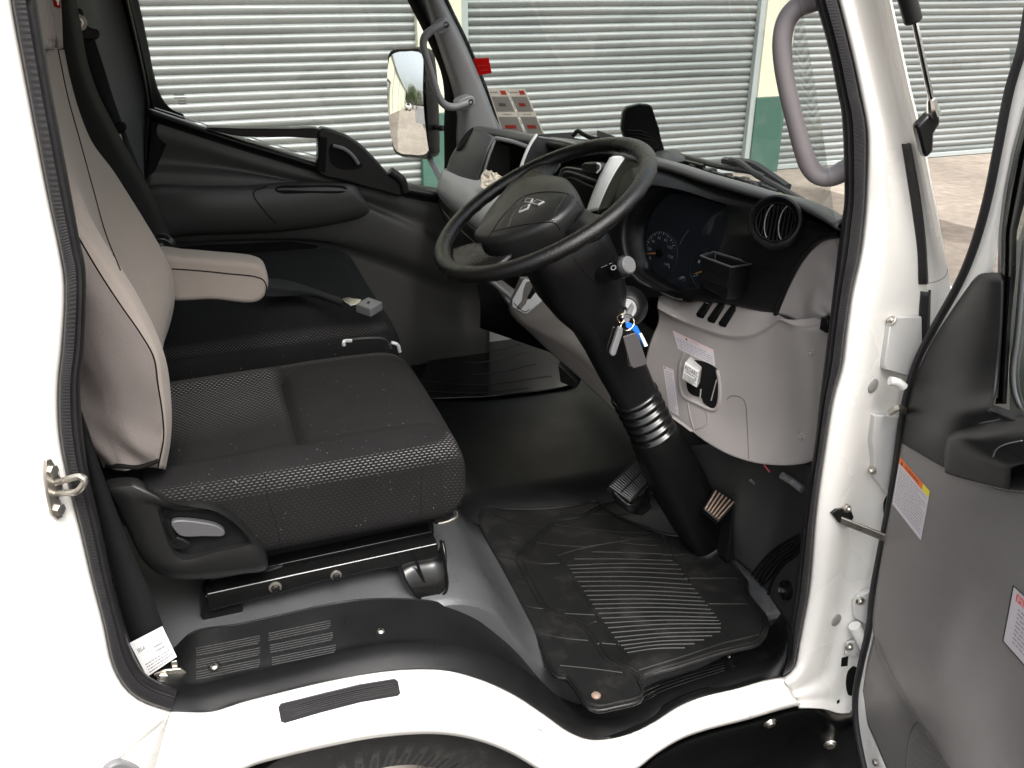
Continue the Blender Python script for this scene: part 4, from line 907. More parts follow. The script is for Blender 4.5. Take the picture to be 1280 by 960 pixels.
# spokes
sp1 = MB().loft([wl([(640, 246, -.02), (630, 232, -.012), (640, 213, -.004)]), wl([(652, 240, .006), (650, 226, .004), (656, 206, .006)]), wl([(668, 236, .008), (672, 222, .006), (676, 202, .006)]), wl([(684, 236, -.004), (686, 222, -.004), (700, 200, -.006)])], n=16, m=5).build('spoke', 'wheelskin', sw_, solid=.012)
sp2 = MB().loft([wl([(604, 301, -.01), (590, 304, -.006), (566, 310, -.004)]), wl([(602, 308, .004), (585, 314, .004), (566, 322, .004)]), wl([(612, 320, .004), (595, 328, .004), (574, 334, .004)]), wl([(640, 318, -.006), (625, 330, -.006), (600, 340, -.006)])], n=16, m=5).build('spoke', 'wheelskin', sw_, solid=.012)
sp3 = MB().loft([wl([(706, 290, -.02), (725, 300, -.02), (745, 292, -.01)]), wl([(728, 262, -.02), (748, 268, -.02), (775, 266, -.01)])], n=12, m=4, lin=True).build('spoke', 'wheelskin', sw_, solid=.012)
dt = MB(); t1, t2 = bvh(sp1), bvh(sp2)
for i in range(5):
    for j in range(4): dt.lathe([(.0014, 0), (.0001, .0008)], on(t1, 665+j*4.2+i*.6, 216+i*4-j*.3, .0002), WN, 6)
for i in range(9):
    for j in range(3): dt.lathe([(.0014, 0), (.0001, .0008)], on(t2 if i < 5 else hT, 590+i*5.5-j*2, 322-i*1.1+j*4, .0004), WN, 6)
for i in range(6):
    for j in range(4): dt.lathe([(.0015, 0), (.0001, .0009)], on(hT, 612+i*5+j*1.5, 306-i*.8-j*4+3, .0004), WN, 6)
dt.build('grip_dots', 'black', sw_)
# column
CA = -WN; CU = Vector((0, 1, 0)); CV = WU
def sec(s, ru, rv, e=3.2, n=48, du=0, dv=0):
    out = []
    for k in range(n):
        a = 2*math.pi*k/n; c, s_ = math.cos(a), math.sin(a)
        out.append(WC+CA*s+CU*(du+ru*math.copysign(abs(c)**(2/e), c))+CV*(dv+rv*math.copysign(abs(s_)**(2/e), s_)))
    return out
cm = MB().grid([sec(.02, .045, .045, 2), sec(.035, .075, .060), sec(.05, .090, .074, du=-.006), sec(.10, .094, .084, du=-.008), sec(.17, .090, .084, du=-.008), sec(.23, .078, .072, du=-.004), sec(.28, .058, .054), sec(.34, .053, .050), sec(.42, .052, .049), sec(.49, .048, .046)], True, True)
col = cm.build('steering_column', 'coldark', T, angle=50); cT = bvh(col)
bt = MB(); rows = []
for i in range(81):
    t = i/80; sx = .485+.125*t; k = .0045*(math.sin(t*5.5*2*math.pi)); rows.append(sec(sx, .050+k, .048+k, 2.4))
bt.grid(rows, True, True); bt.build('column_boot', 'black', col, angle=80)
MB().grid([sec(.60, .050, .050, 2.6), sec(.62, .056, .056, 2.6), sec(.72, .064, .062, 2.6), sec(.80, .066, .064, 2.6), sec(.90, .060, .058, 3), sec(.98, .050, .050, 3), sec(.985, .056, .056, 3), sec(1.0, .058, .058, 3)], True, True).build('column_cover', 'matteblack2', col, angle=50)
MB().tube([on(cT, a, b, .0005, fallback=.33) for a, b in [(716, 322), (730, 340), (742, 352), (758, 372)]], .0009, seg=5).build('shroud_seam', 'matteblack', col)
# combination stalk
b0, b1 = V(744, 347, .325), V(752, 343, .295); ax = (b1-b0).normalized(); e1 = V(789, 330, .225)
sk_ = MB().mat(0).lathe([(.030, 0), (.031, .01), (.026, .016), (.018, .018), (.0001, .018)], b0, ax, 32).mat(0)
d = (e1-b1).normalized(); L_ = (e1-b1).length
sk_.mat(1).lathe([(.0001, 0), (.017, 0), (.018, .02), (.017, L_*.55), (.0205, L_*.6), (.0205, L_*.93), (.0001, L_*.93)], b1-d*.01, d, 32)
sko = sk_.build('indicator_stalk', ['black', 'dark'], col, angle=40)
MB().lathe([(.0165, 0), (.0165, .012), (.014, .0145), (.0001, .0145)], b1+d*(L_*.93-.012), d, 28).build('stalk_cap', 'handle2', col)
wm = MB(); kT = bvh(sko); decal(wm, [on(kT, *p, lift=.0006) for p in ((763, 333), (770, 330), (772, 336), (765, 339))], [('t', 0, 0, 0, 1, 1, 'o')], .0003); decal(wm, [on(kT, *p, lift=.0006) for p in ((752, 334), (768, 327), (768, 329), (752, 336))], [('w', 0, 0, 0, 1, 1, 1, 3)], .0003)
wm.build('stalk_marking', 'marks', col, flat=True)
# ignition lock
i0 = V(783, 386, .335); iv = (CAM-i0).normalized(); iax = Vector((-.45, -.85, .28)).normalized()
MB().mat(0).lathe([(.044, -.075), (.036, -.012), (.030, .0), (.024, .004), (.021, .004)], i0, iax, 36).mat(1).lathe([(.0205, .0035), (.019, .0055), (.0155, .0045), (.0001, .0045)], i0, iax, 32).mat(2).box(i0+iax*.006, .005, .012, .003, (iax.orthogonal().normalized(), iax.cross(iax.orthogonal().normalized()), iax)).build('ignition_lock', ['coldark', 'silver', 'matteblack'], col, angle=45)
# ---- keys hang from the lock: a thing of their own
kr = empty('key_bunch', i0); top(kr, 'bunch of keys with black fobs and a blue tag hanging from the ignition lock', 'keys')
kp = lambda a, b, Y=.30: V(a, b, Y)
def fob(name, l, m, th, Y=.295, lab=None, bev=.0025):
    o = MB().plate([kp(a, b, Y) for a, b in l], Vector((0, th, 0))).build(name, m, kr, bevel=bev, bseg=3)
    if lab: o['label'] = lab
    return o
kb = MB().plate([kp(788, 383, .31), kp(791, 379, .31), kp(793, 384, .31), kp(786, 404, .302), kp(779, 402, .302), kp(781, 396, .304)], Vector((0, .005, 0))).cyl(i0+iax*.0, kp(787, 388, .31), .003, 8).build('ignition_key', 'greypillar', kr, bevel=.001)
MB().tube([kp(781, 401), kp(776, 404), kp(772, 400), kp(772, 395), kp(778, 393, .296), kp(788, 394, .30), kp(792, 400, .298), kp(792, 406, .29), kp(787, 412, .288), kp(781, 413, .288), kp(776, 408, .29)], .0013, seg=8, cl=True, n=60).build('key_ring', 'goldring', kr)
fob('key_fob', [(774, 409), (779, 410), (779, 416), (770, 444), (766, 446), (763, 443), (764, 438)], 'greypillar', .010, .285, 'slim dark grey fob')
fob('key', [(766, 409), (770, 408), (768, 420), (761, 442), (757, 441), (759, 432)], 'black', .004, .30, 'black key blade')
fob('leather_tag', [(779, 421), (794, 416), (798, 420), (809, 453), (806, 457), (792, 461), (788, 457)], 'leathertag', .004, .283, 'dark grey leather tag')
fob('small_key', [(784, 446), (786, 446), (788.5, 458), (786, 458)], 'goldring', .0015, .289)
fob('paper_tag', [(782, 403), (786, 403), (797, 408), (800, 414), (810, 433), (805, 434), (796, 418), (789, 412), (783, 410)], 'blue', .003, .293, 'bright blue tag')
MB().plate([kp(799, 417, .291), kp(802, 416, .291), kp(810, 432, .291), kp(806, 433.5, .291)], Vector((0, .0005, 0))).build('tag_card', 'paper', kr, flat=True)
# ================================================================== dashboard
padT = [(584, 166, 1.68), (592, 159, 1.66), (618, 161, 1.54), (665, 169, 1.3), (710, 175, 1.08), (760, 182, .84), (817, 198, .60), (850, 207, .51), (880, 217, .43), (915, 227, .35), (945, 236, .29), (970, 243, .24), (1000, 250, .17), (1030, 264, .09), (1052, 277, .02)]
def pr(dx, dy, w=(0, 0, 0)): return [V(a+dx, b+dy, Y)+Vector(w) for a, b, Y in padT]
dash = MB().loft([pr(-1, 14, (.006, 0, 0)), pr(-1, 9, (-.008, 0, 0)), pr(0, 4, (-.010, 0, 0)), pr(0, 0, (0, 0, 0)), pr(0, 0, (.02, 0, -.001)), pr(0, 0, (.06, 0, -.022)), pr(0, 0, (.14, 0, -.08)), pr(0, 0, (.26, 0, -.18))], n=110, m=5)
da = dash.build('dashboard', 'padplas', T, solid=.004, angle=60, toward=(.3, .4, 1)); daT = bvh(da)
MB().box((1.10, 1.1, -.66), .10, 1.22, .34).box((.955, 1.59, -.67), .07, .24, .38).build('inner_structure', 'matteblack', da)
# driver side fascia with the cluster opening
clo = [(786, 262, .60), (800, 241, .575), (812, 233, .55), (830, 234, .51), (855, 239, .455), (885, 249, .39), (905, 256, .35), (912, 263, .335), (910, 275, .335), (904, 298, .335), (895, 322, .335), (882, 345, .35), (873, 362, .36), (866, 374, .38), (858, 376, .40), (835, 366, .45), (808, 352, .51), (788, 335, .57), (779, 305, .60), (780, 282, .61)]
fo = [(768, 250, .66), (784, 214, .66), (806, 208, .62), (830, 213, .555), (855, 220, .495), (890, 230, .415), (930, 242, .33), (952, 250, .28), (985, 262, .21), (1030, 284, .11), (1046, 292, .07), (1016, 308, .12), (998, 328, .145), (978, 366, .18), (969, 392, .205), (920, 376, .30), (873, 362, .375), (800, 372, .52), (764, 350, .63), (760, 300, .66)]
A_ = catmull(VL(clo), 120, True); B_ = catmull(VL(fo), 120, True)
# rotate outer ring so that the two loops start at matching bearings
def align(a, b):
    n = len(a); best = min(range(n), key=lambda s: sum((a[i]-b[(i+s) % n]).length_squared for i in range(0, n, 4))); return b[best:]+b[:best]
B_ = align(A_, B_)
fa = MB().grid([[p+Vector((.02, .0, 0)) for p in B_], B_, [p.lerp(q, .5)+Vector((-.004, 0, 0)) for p, q in zip(B_, A_)], [p.lerp(q, .93)+Vector((-.003, 0, 0)) for p, q in zip(B_, A_)], A_, [p+Vector((.015, 0, -.002)) for p in A_]], True)
fao = fa.build('driver_fascia', 'dark', da, solid=.003, angle=55); fT = bvh(fao)
cc = sum(A_, Vector())/120
inner = [cc.lerp(p, .92)+Vector((.050, .0, -.012)) for p in A_]
MB().grid([[p+Vector((.012, 0, -.002)) for p in A_], [p.lerp(q, .5)+Vector((.02, 0, 0)) for p, q in zip(A_, inner)], inner], True).build('cluster_hood', 'dark', da, solid=.002, angle=80)
ic = MB(); ic.add(inner, [tuple(range(120))]); ico = ic.build('instrument_cluster', 'dial', da, angle=80); icT = bvh(ico)
icn = on(icT, 840, 310, 0, True)[1]; icu = (Vector((0, -1, 0))-icn*Vector((0, -1, 0)).dot(icn)).normalized(); icv = icn.cross(icu).normalized(); icv = icv if icv.z > 0 else -icv
def gauge(cx, cy, R, a0, a1, ticks, needle, nums):
    mb = MB(); c = on(icT, cx, cy, .002)
    P = lambda a, r, h=0: c+icu*(R*r*math.sin(a))+icv*(R*r*math.cos(a))+icn*h       # clock angles, 0 upwards
    mb.mat(0)
    for k in range(ticks):
        a = a0+(a1-a0)*k/(ticks-1); big = k % 2 == 0; r0, w_ = (.86, .028) if big else (.91, .016)
        mb.add([P(a-w_, r0), P(a-w_, 1), P(a+w_, 1), P(a+w_, r0)], [(0, 1, 2, 3)])
    for k, t in enumerate(nums):
        a = a0+(a1-a0)*k/(len(nums)-1); q = P(a, .70); e = icu*.0034*len(t)*.75; f_ = icv*.0032
        decal(mb, [q-e+f_, q+e+f_, q+e-f_, q-e-f_], [('t', 0, 0, 0, 1, 1, t)], .0003)
    mb.mat(1); a = needle; mb.add([P(a, .92, .004), P(a-.16, .25, .004), P(a+math.pi, .12, .004), P(a+.16, .25, .004)], [(0, 1, 2, 3)])
    mb.mat(2).lathe([(.009, .0), (.009, .006), (.0001, .007)], c, icn, 24)
    mb.mat(3).lathe([(R*1.10, .0), (R*1.11, .002), (R*1.13, .0)], c, icn, 64)
    return mb
gauge(826, 316, .048, math.radians(-125), math.radians(125), 29, math.radians(-108), ['0', '20', '40', '60', '80', '100', '120', '140']).build('speedometer', ['marks', 'needle', 'black', 'greypillar2'], da, flat=True)
gauge(884, 338, .040, math.radians(-125), math.radians(125), 17, math.radians(-118), ['0', '1', '2', '3', '4']).build('rev_counter', ['marks', 'needle', 'black', 'greypillar2'], da, flat=True)
mk = MB()
for l in ([(850, 306), (855, 296), (861, 288)],): mk.tube([on(icT, a, b, .001) for a, b in l], .0008, seg=5)
mk.build('cluster_lines', 'greypillar', da)
lens = [cc.lerp(p, .955)+Vector((.026, 0, -.006)) for p in A_]
MB().add(lens, [tuple(range(120))]).build('cluster_lens', 'clusterglass', da, flat=True)
MB().tube(VL([(786, 338, .565), (800, 352, .52), (820, 362, .48), (845, 374, .42), (860, 374, .40)]), .003, seg=8).build('lens_edge', 'darktrim', da)
# round air vent
def roundvent(name, ctr, Y, r, axv, lift=.0):
    c = V(ctr[0], ctr[1], Y); ax = Vector(axv).normalized(); mb = MB()
    mb.mat(0).lathe([(r*1.04, -.03), (r*1.02, .004), (r*.98, .012), (r*.90, .014), (r*.82, .008), (r*.78, -.006), (r*.76, -.04)], c, ax, 64)
    mb.mat(1).lathe([(r*.77, -.045), (.0001, -.045)], c, ax, 40)
    o = mb.build(name, ['dark', 'matteblack'], da, angle=40)
    up = Vector((0, 0, 1)); u = ax.cross(up).normalized(); w_ = u.cross(ax).normalized()
    MB().mat(0).lathe([(r*.76, -.002), (r*.73, .001), (r*.71, -.004)], c, ax, 48).build('vent_ring', 'darktrim', o)
    fm = MB()
    for off_ in (-.25, .28):
        pts = []
        for k in range(15):
            a = -1.15+2.3*k/14; pts.append(c+w_*(r*.70*math.sin(a))+u*(r*(off_+.30*math.cos(a)-.2))+ax*(-.004+.006*math.cos(a)))
        fm.tube(pts, .0010, seg=6, smooth=False)
    fm.build('vent_vane', 'greypillar', o)
    fl_ = MB()
    for k in range(-4, 5):
        h = math.sqrt(max(0, .70**2-(k*.15)**2))*r; fl_.box(c+u*(k*.15*r)-ax*.020, .0015, h*2, .02, (u, w_, ax))
    fl_.build('vent_fins', 'matteblack', o)
    return o
roundvent('air_vent', (969, 277), .155, .047, (-.62, -.62, .36))
# coin tray / cup holder
tr_ = MB(); tq = [(876, 320, .30), (893, 315, .335), (940, 330, .245), (915, 334, .222)]
T4 = VL([(876, 320, .285), (892, 315, .325), (941, 330, .245), (914, 334, .20)]); D4 = VL([(879, 358, .30), (893, 352, .33), (930, 372, .25), (908, 375, .222)])
c4 = sum(T4, Vector())/4
ins = [c4.lerp(p, .86) for p in T4]; insb = [c4.lerp(p, .8)+Vector((0, 0, -.045)) for p in T4]
tr_.grid([D4, T4, ins, insb], True).add(insb, [(0, 1, 2, 3)]).add(D4, [(3, 2, 1, 0)])
tro = tr_.build('coin_tray', 'dark', da, bevel=.0016); MB().tube(T4, .0022, cl=True, smooth=False, seg=6).build('tray_rim', 'greypillar2', tro)
MB().tube([on(fT, a, b, .0004) for a, b in [(890, 318), (888, 315)]]+[on(fT, a, b, .0004) for a, b in [(940, 330), (955, 335), (975, 342)]], .0008, seg=5).build('fascia_joint', 'matteblack', da)
# knee panel: sloping shelf with switches, then the bulging face
sb0 = VL([(824, 366, .50), (838, 371, .47), (852, 376, .445), (862, 372, .425), (873, 360, .405), (895, 367, .35), (930, 378, .28), (968, 391, .205), (985, 399, .155), (1010, 398, .11), (1040, 392, .06)])
sb1 = VL([(822, 386, .47), (834, 393, .44), (858, 404, .39), (885, 414, .335), (912, 421, .285), (938, 420, .235), (958, 411, .20), (974, 401, .17), (988, 406, .14), (1010, 410, .105), (1038, 404, .06)])
f0 = VL([(823, 392, .475), (858, 409, .395), (885, 419, .34), (912, 426, .288), (938, 425, .237), (960, 416, .20), (976, 405, .17), (992, 412, .135), (1012, 416, .10), (1036, 410, .055)])
f1 = VL([(822, 405, .475), (852, 420, .405), (880, 432, .345), (908, 440, .292), (938, 441, .237), (962, 436, .195), (982, 432, .155), (1000, 434, .12), (1016, 434, .095), (1034, 430, .055)])
f2 = VL([(812, 430, .475), (845, 450, .405), (875, 466, .345), (905, 476, .29), (938, 480, .232), (965, 480, .187), (985, 478, .152), (1002, 476, .118), (1018, 473, .09), (1030, 470, .055)])
f3 = VL([(803, 470, .475), (835, 490, .41), (868, 508, .345), (900, 520, .29), (935, 530, .228), (962, 532, .185), (985, 530, .15), (1002, 528, .115), (1016, 525, .085), (1024, 522, .055)])
f4 = VL([(806, 500, .47), (828, 511, .425), (855, 529, .37), (885, 551, .305), (915, 567, .245), (945, 576, .195), (970, 579, .157), (990, 579, .125), (1006, 577, .095), (1018, 573, .06)])
f5 = [p+Vector((.03, .03, -.004)) for p in f4]
kp_ = MB().loft([sb0, [p.lerp(q, .9)+Vector((-.001, 0, .003)) for p, q in zip(catmull(sb0, 40), catmull(sb1, 40))], sb1, f0, f1, f2, f3, [a.lerp(b, .93)+Vector((-.004, -.002, 0)) for a, b in zip(catmull(f3, 30), catmull(f4, 30))], f4, f5], n=110, m=6)
kn_ = kp_.build('knee_panel', 'greyplas', da, solid=.003, angle=70); kT = bvh(kn_)
ear = MB().loft([VL([(1050, 290, .05), (1030, 297, .09), (1014, 309, .125), (1000, 326, .15), (986, 352, .175), (976, 376, .19), (971, 392, .195)]),
    VL([(1052, 300, .045), (1034, 306, .08), (1020, 318, .11), (1008, 334, .135), (997, 358, .155), (989, 380, .165), (985, 396, .17)]),
    VL([(1052, 326, .04), (1040, 330, .07), (1026, 338, .095), (1018, 350, .11), (1010, 368, .125), (1004, 384, .135), (1000, 403, .14)]),
    VL([(1054, 352, .035), (1046, 352, .05), (1036, 356, .065), (1028, 366, .08), (1020, 378, .09), (1014, 388, .10), (1012, 402, .115)]),
    VL([(1056, 385, .03), (1050, 388, .04), (1044, 390, .045), (1038, 392, .05), (1034, 394, .06), (1030, 396, .065), (1030, 400, .075)])], n=40, m=6).build('dash_end_cap', 'greyplas', da, solid=.003, angle=70)
MB().tube(VL([(1050, 293, .045), (1028, 298, .09), (1013, 310, .125), (999, 327, .148), (985, 353, .173), (975, 377, .19), (970, 393, .198)]), .006, seg=10, n=50).build('fascia_edge', 'dark', da)
MB().box(V(1038, 405, .05), .03, .02, .025).build('panel_clip', 'black', da, bevel=.002)
# switches on the shelf
for k, (x, y) in enumerate([(881, 386), (895, 392), (909, 397)]):
    dxs = [(-9.5, 11), (-11, 7), (4, -14), (7, -16), (12, -14), (11.5, -9), (-2, 13)]
    P_ = [on(kT, x+a*.95, y+b*.95, .0025) for a, b in dxs]; n = (P_[1]-P_[0]).cross(P_[3]-P_[0]).normalized(); n = n if n.dot(CAM-P_[0]) > 0 else -n
    so_ = MB().plate(P_, n*-.005).build('switch', 'black', da, bevel=.001)
    c = sum(P_, Vector())/len(P_); Pi = [c.lerp(p, .66)+n*.0012 for p in P_]; MB().plate(Pi, n*-.002).build('rocker', 'dark', so_, bevel=.0008)
    if k == 0: decal_ = MB(); sT = bvh(so_); decal(decal_, [on(sT, *p, lift=.002, fallback=.3) for p in ((883, 376), (888, 378), (887, 381), (882, 379))], [('w', 0, 0, 0, 1, 1, 2, 3)], .0004); decal_.build('switch_symbol', 'marks', so_, flat=True)
# warning labels
surfdecal('warning_label', kT, ((841, 413), (892, 437), (894.5, 458), (848, 436)), ['paper2', 'pink', 'ink', 'inkdark'], [('r', 1, 0, 0, 1, .22), ('tri', 3, .30, .04, .36, .19), ('t', 2, .42, .06, .64, .17, 'CAUTION'), ('w', 2, .05, .32, .95, .95, 5, 3)], da)
surfdecal('warning_label', kT, ((829, 457), (842, 462), (849, 520), (837, 513)), ['paper2', 'pink', 'ink', 'inkdark'], [('tri', 3, .05, .01, .25, .05), ('t', 2, .32, .02, .9, .05, 'CAUTION'), ('w', 2, .1, .09, .9, .98, 18, 5)], da, 8, 16)
# fuse and accessory recess with the brake controller box
def onk(l, lift): return [on(kT, a, b, lift) for a, b in l]
MB().tube(onk([(856, 441), (851, 455), (851, 485), (855, 495), (870, 503), (893, 512), (898, 506), (900, 480), (897, 462)], .001), .004, seg=8, n=60).build('recess_frame', 'greyplas', da)
pk = MB().plate(catmull(onk([(862, 452), (880, 452), (894, 459), (898, 464), (898, 498), (896, 510), (892, 511), (880, 503), (877, 496), (874, 496), (861, 489)], .0022), 60, True), .002); pk.build('accessory_sockets', 'matteblack', da)
MB().tube(onk([(877, 486), (876, 496)], .003), .0016, seg=6).tube(onk([(897, 474), (890, 500)], .004), .0012, seg=6).build('socket_divider', 'greyplas', da)
MB().tube(onk([(860, 502), (863, 520), (868, 537)], .001), .0012, seg=6).tube(onk([(884, 515), (885, 524), (882, 532), (870, 536)], .001), .0014, seg=6).build('pocket_edge', 'greyplas', da)
MB().tube(onk([(909, 499), (914, 495), (925, 496), (931, 502), (934, 530), (936, 574)], .0004), .0008, seg=5, n=40).build('panel_outline', 'greyshade', da)
for a, b in ((1014, 440), (1002, 545)):
    p, n = on(kT, a, b, 0, True); MB().lathe([(.0105, .0002), (.010, .0016), (.0092, .0005), (.006, .0006), (.0055, .003), (.004, .0032), (.0001, .001)], p, n, 28).build('trim_clip', 'greyplas', da)
bxp, bn = on(kT, 866, 470, 0, True)
fl4 = VL([(856, 453, .335), (874, 464, .318), (871, 485, .318), (852, 474, .335)]); bk4 = VL([(869, 450, .375), (887, 456, .355), (890, 484, .36), (871, 483, .36)])
nb = Vector((.036, .040, -.006))
brk = MB().add(fl4+[p+nb for p in fl4], [(0, 1, 2, 3), (7, 6, 5, 4), (0, 4, 5, 1), (1, 5, 6, 2), (2, 6, 7, 3), (3, 7, 4, 0)])
bo = brk.build('brake_controller', 'whiteplastic', da, bevel=.002)
e0 = fl4[1]+nb; MB().plate(catmull([p for p in VL([(884, 462, .345), (890, 461, .345), (894, 468, .345), (893, 477, .345), (888, 484, .345), (882, 485, .345)])], 24, True), Vector((.006, .008, 0))).build('mounting_ear', 'whiteplastic', bo, bevel=.001)
MB().cyl(V(890, 474, .338), V(890, 474, .346), .0035).build('mounting_screw', 'matteblack', bo)
bm_ = MB(); decal(bm_, fl4[:4], [('t', 0, .08, .10, .95, .36, 'REDARC'), ('w', 0, .12, .40, .8, .50, 1, 4), ('w', 0, .08, .58, .9, .95, 4, 5), ('tri', 0, .80, .42, .9, .54)], .0012); bm_.build('box_lettering', 'inkdark', bo, flat=True)
# ---- centre and far side of the dash
MB().loft([pr(-1, 13, (.0, 0, 0))[1:8], [p+Vector((.10, 0, -.01)) for p in pr(-1, 13)[1:8]], [p+Vector((.14, 0, -.09)) for p in pr(-1, 13)[1:8]], [p+Vector((.12, 0, -.17)) for p in pr(-1, 13)[1:8]], [p+Vector((.03, 0, -.18)) for p in pr(-1, 13)[1:8]]], n=40, m=4).build('open_cubby', 'matteblack', da, solid=.003)
lg0 = VL([(554, 212, 1.70), (566, 219, 1.60), (598, 241, 1.36), (625, 259, 1.2), (655, 281, 1.02), (700, 312, .82)])
lg1 = VL([(548, 226, 1.68), (556, 236, 1.58), (588, 262, 1.33), (615, 281, 1.17), (645, 302, .99), (690, 335, .80)])
lg2 = VL([(546, 238, 1.70), (552, 248, 1.60), (582, 275, 1.35), (608, 295, 1.19), (640, 318, 1.01), (685, 350, .82)])
MB().loft([[p+Vector((.06, 0, .01)) for p in lg0], lg0, lg1, lg2, [p+Vector((.03, 0, -.01)) for p in lg2]], n=40, m=6).build('passenger_trim', 'lightgrey', da, solid=.003)
gb1 = VL([(546, 240, 1.71), (553, 250, 1.61), (582, 277, 1.36), (608, 297, 1.20), (640, 320, 1.02), (685, 352, .83)])
gb2 = VL([(552, 262, 1.74), (560, 282, 1.62), (585, 312, 1.38), (610, 335, 1.22), (642, 360, 1.04), (690, 390, .85)])
MB().loft([gb1, gb2, [p+Vector((.10, 0, -.06)) for p in gb2]], n=30, m=6).build('glove_box', 'dark2', da, solid=.003)
MB().tube([a.lerp(b, .45)+Vector((-.003, 0, 0)) for a, b in zip(gb1, gb2)], .003, seg=6).build('glove_box_edge', 'black', da)
pod = MB().loft([VL([(590, 160, 1.62), (576, 176, 1.64), (563, 196, 1.66), (558, 212, 1.68)]), VL([(604, 164, 1.54), (592, 184, 1.54), (581, 206, 1.55), (574, 224, 1.56)]), VL([(616, 170, 1.50), (607, 192, 1.48), (598, 216, 1.48), (592, 234, 1.48)]), VL([(621, 172, 1.50), (613, 194, 1.50), (604, 218, 1.50), (597, 238, 1.50)])], n=24, m=8).build('passenger_vent_pod', 'greypillar2', da, solid=.006)
MB().plate(catmull(VL([(591, 159, 1.61), (583, 166, 1.62), (573, 180, 1.63), (570, 188, 1.63), (576, 184, 1.60), (586, 170, 1.60)]), 30, True), .004).build('vent_slot', 'matteblack', da)
MB().tube(VL([(620, 173, 1.47), (640, 177, 1.40), (661, 184, 1.30)]), .007, seg=8).tube(VL([(620, 172, 1.47), (613, 190, 1.46), (606, 212, 1.46), (600, 236, 1.47)]), .004, seg=8).build('cubby_frame', 'greypillar', da)
MB().tube(VL([(671, 168, 1.20), (662, 182, 1.19), (655, 198, 1.18), (650, 214, 1.17), (648, 224, 1.17)]), .0045, seg=8).build('cubby_divider_edge', 'silver', da)
MB().plate(VL([(671, 168, 1.20), (662, 182, 1.19), (655, 198, 1.18), (650, 214, 1.17), (648, 224, 1.17)])+[V(648, 224, 1.17)+Vector((.12, 0, 0)), V(671, 168, 1.20)+Vector((.12, 0, 0))], .004).build('cubby_divider', 'dark', da)
MB().tube(VL([(674, 172, 1.17), (700, 176, 1.08), (722, 181, .98)]), .004, seg=8).build('cubby_upper_edge', 'greypillar', da)
MB().add(VL([(596, 240, 1.48), (655, 216, 1.17), (690, 225, 1.05), (640, 262, 1.15)]), [(0, 1, 2, 3)]).build('cubby_shelf', 'dark', da, solid=.01)
# radio stack
MB().plate(VL([(700, 211, .98), (708, 208, .97), (756, 216, .80), (748, 258, .80), (728, 275, .85), (692, 240, .96)]), Vector((.08, 0, 0))).build('radio', 'black', da, bevel=.004)
MB().tube(VL([(697, 236, .955), (702, 220, .955), (706, 216, .95), (745, 226, .80)]), .004, seg=8).tube(VL([(702, 238, .945), (707, 224, .945), (742, 234, .80)]), .0025, seg=8).build('radio_frame', 'dark2', da)
MB().plate(catmull(VL([(728, 204, .85), (732, 203, .84), (744, 205, .80), (748, 209, .795), (746, 215, .795), (740, 216, .81), (726, 211, .85)]), 24, True), Vector((.03, 0, 0))).build('radio_knob', 'dark2', da, bevel=.004)
MB().tube(VL([(746, 204, .78), (750, 206, .775), (750, 211, .775), (746, 216, .78)]), .0022, seg=8).build('knob_ring', 'silver', da)
MB().loft([VL([(762, 197, .80), (752, 214, .80), (741, 240, .80), (732, 266, .80)]), VL([(768, 195, .765), (757, 214, .765), (747, 238, .765), (738, 264, .765)]), VL([(783, 195, .72), (770, 214, .72), (758, 237, .72), (748, 262, .72)])], n=20, m=6).build('silver_trim_strip', 'silvertrim', da, solid=.006)
MB().loft([VL([(783, 195, .72), (770, 214, .72), (758, 237, .72), (746, 266, .72)]), VL([(795, 198, .68), (784, 216, .675), (772, 238, .67), (760, 262, .67)]), VL([(802, 204, .64), (794, 224, .64), (786, 244, .64), (780, 262, .64)])], n=20, m=6).build('centre_fascia', 'matteblack2', da, solid=.006)
# lower console with the gear gate
c0_ = VL([(648, 350, .86), (641, 364, .85), (636, 380, .84), (636, 392, .83)])
cons = MB().loft([VL([(650, 346, .80), (640, 370, .79), (636, 384, .785), (640, 395, .78), (660, 414, .74), (685, 438, .70), (715, 464, .66), (745, 492, .62), (775, 520, .58)]),
    VL([(662, 346, .74), (648, 374, .735), (641, 388, .73), (650, 402, .71), (672, 416, .68), (700, 436, .655), (728, 458, .625), (756, 484, .59), (785, 512, .56)]),
    VL([(690, 346, .69), (672, 374, .69), (662, 398, .685), (674, 406, .67), (698, 418, .645), (726, 436, .615), (750, 456, .59), (772, 480, .565), (800, 506, .54)]),
    VL([(720, 340, .64), (712, 362, .64), (708, 380, .635), (722, 392, .62), (750, 402, .60), (780, 420, .575), (800, 440, .55), (815, 465, .53), (826, 500, .50)])], n=60, m=8).build('console', 'consolegrey', da, solid=.004); csT = bvh(cons)
gp = [on(csT, *q, lift=.004) for q in ((658, 349), (655, 352), (642, 376), (642, 384), (656, 392), (660, 391), (684, 371), (682, 362), (672, 352))]
go = MB().plate(gp, .004).build('gear_gate', 'silvertrim', da, bevel=.001); gT = bvh(go)
MB().plate([on(gT, *q, lift=.0008, fallback=.7) for q in ((663, 356), (668, 356), (679, 361), (669, 366), (663, 374), (659, 374), (661, 366), (659, 364))], .002).build('gate_slot', 'matteblack', da)
MB().tube([on(gT, *q, lift=.001, fallback=.7) for q in ((643, 379), (649, 385), (657, 390), (662, 387))], .0010, seg=5).build('gate_mark', 'black', da)
MB().tube(VL([(612, 350, 1.0), (622, 358, .95), (640, 373, .85)]), .007, seg=8).build('console_strut', 'greypillar', da)
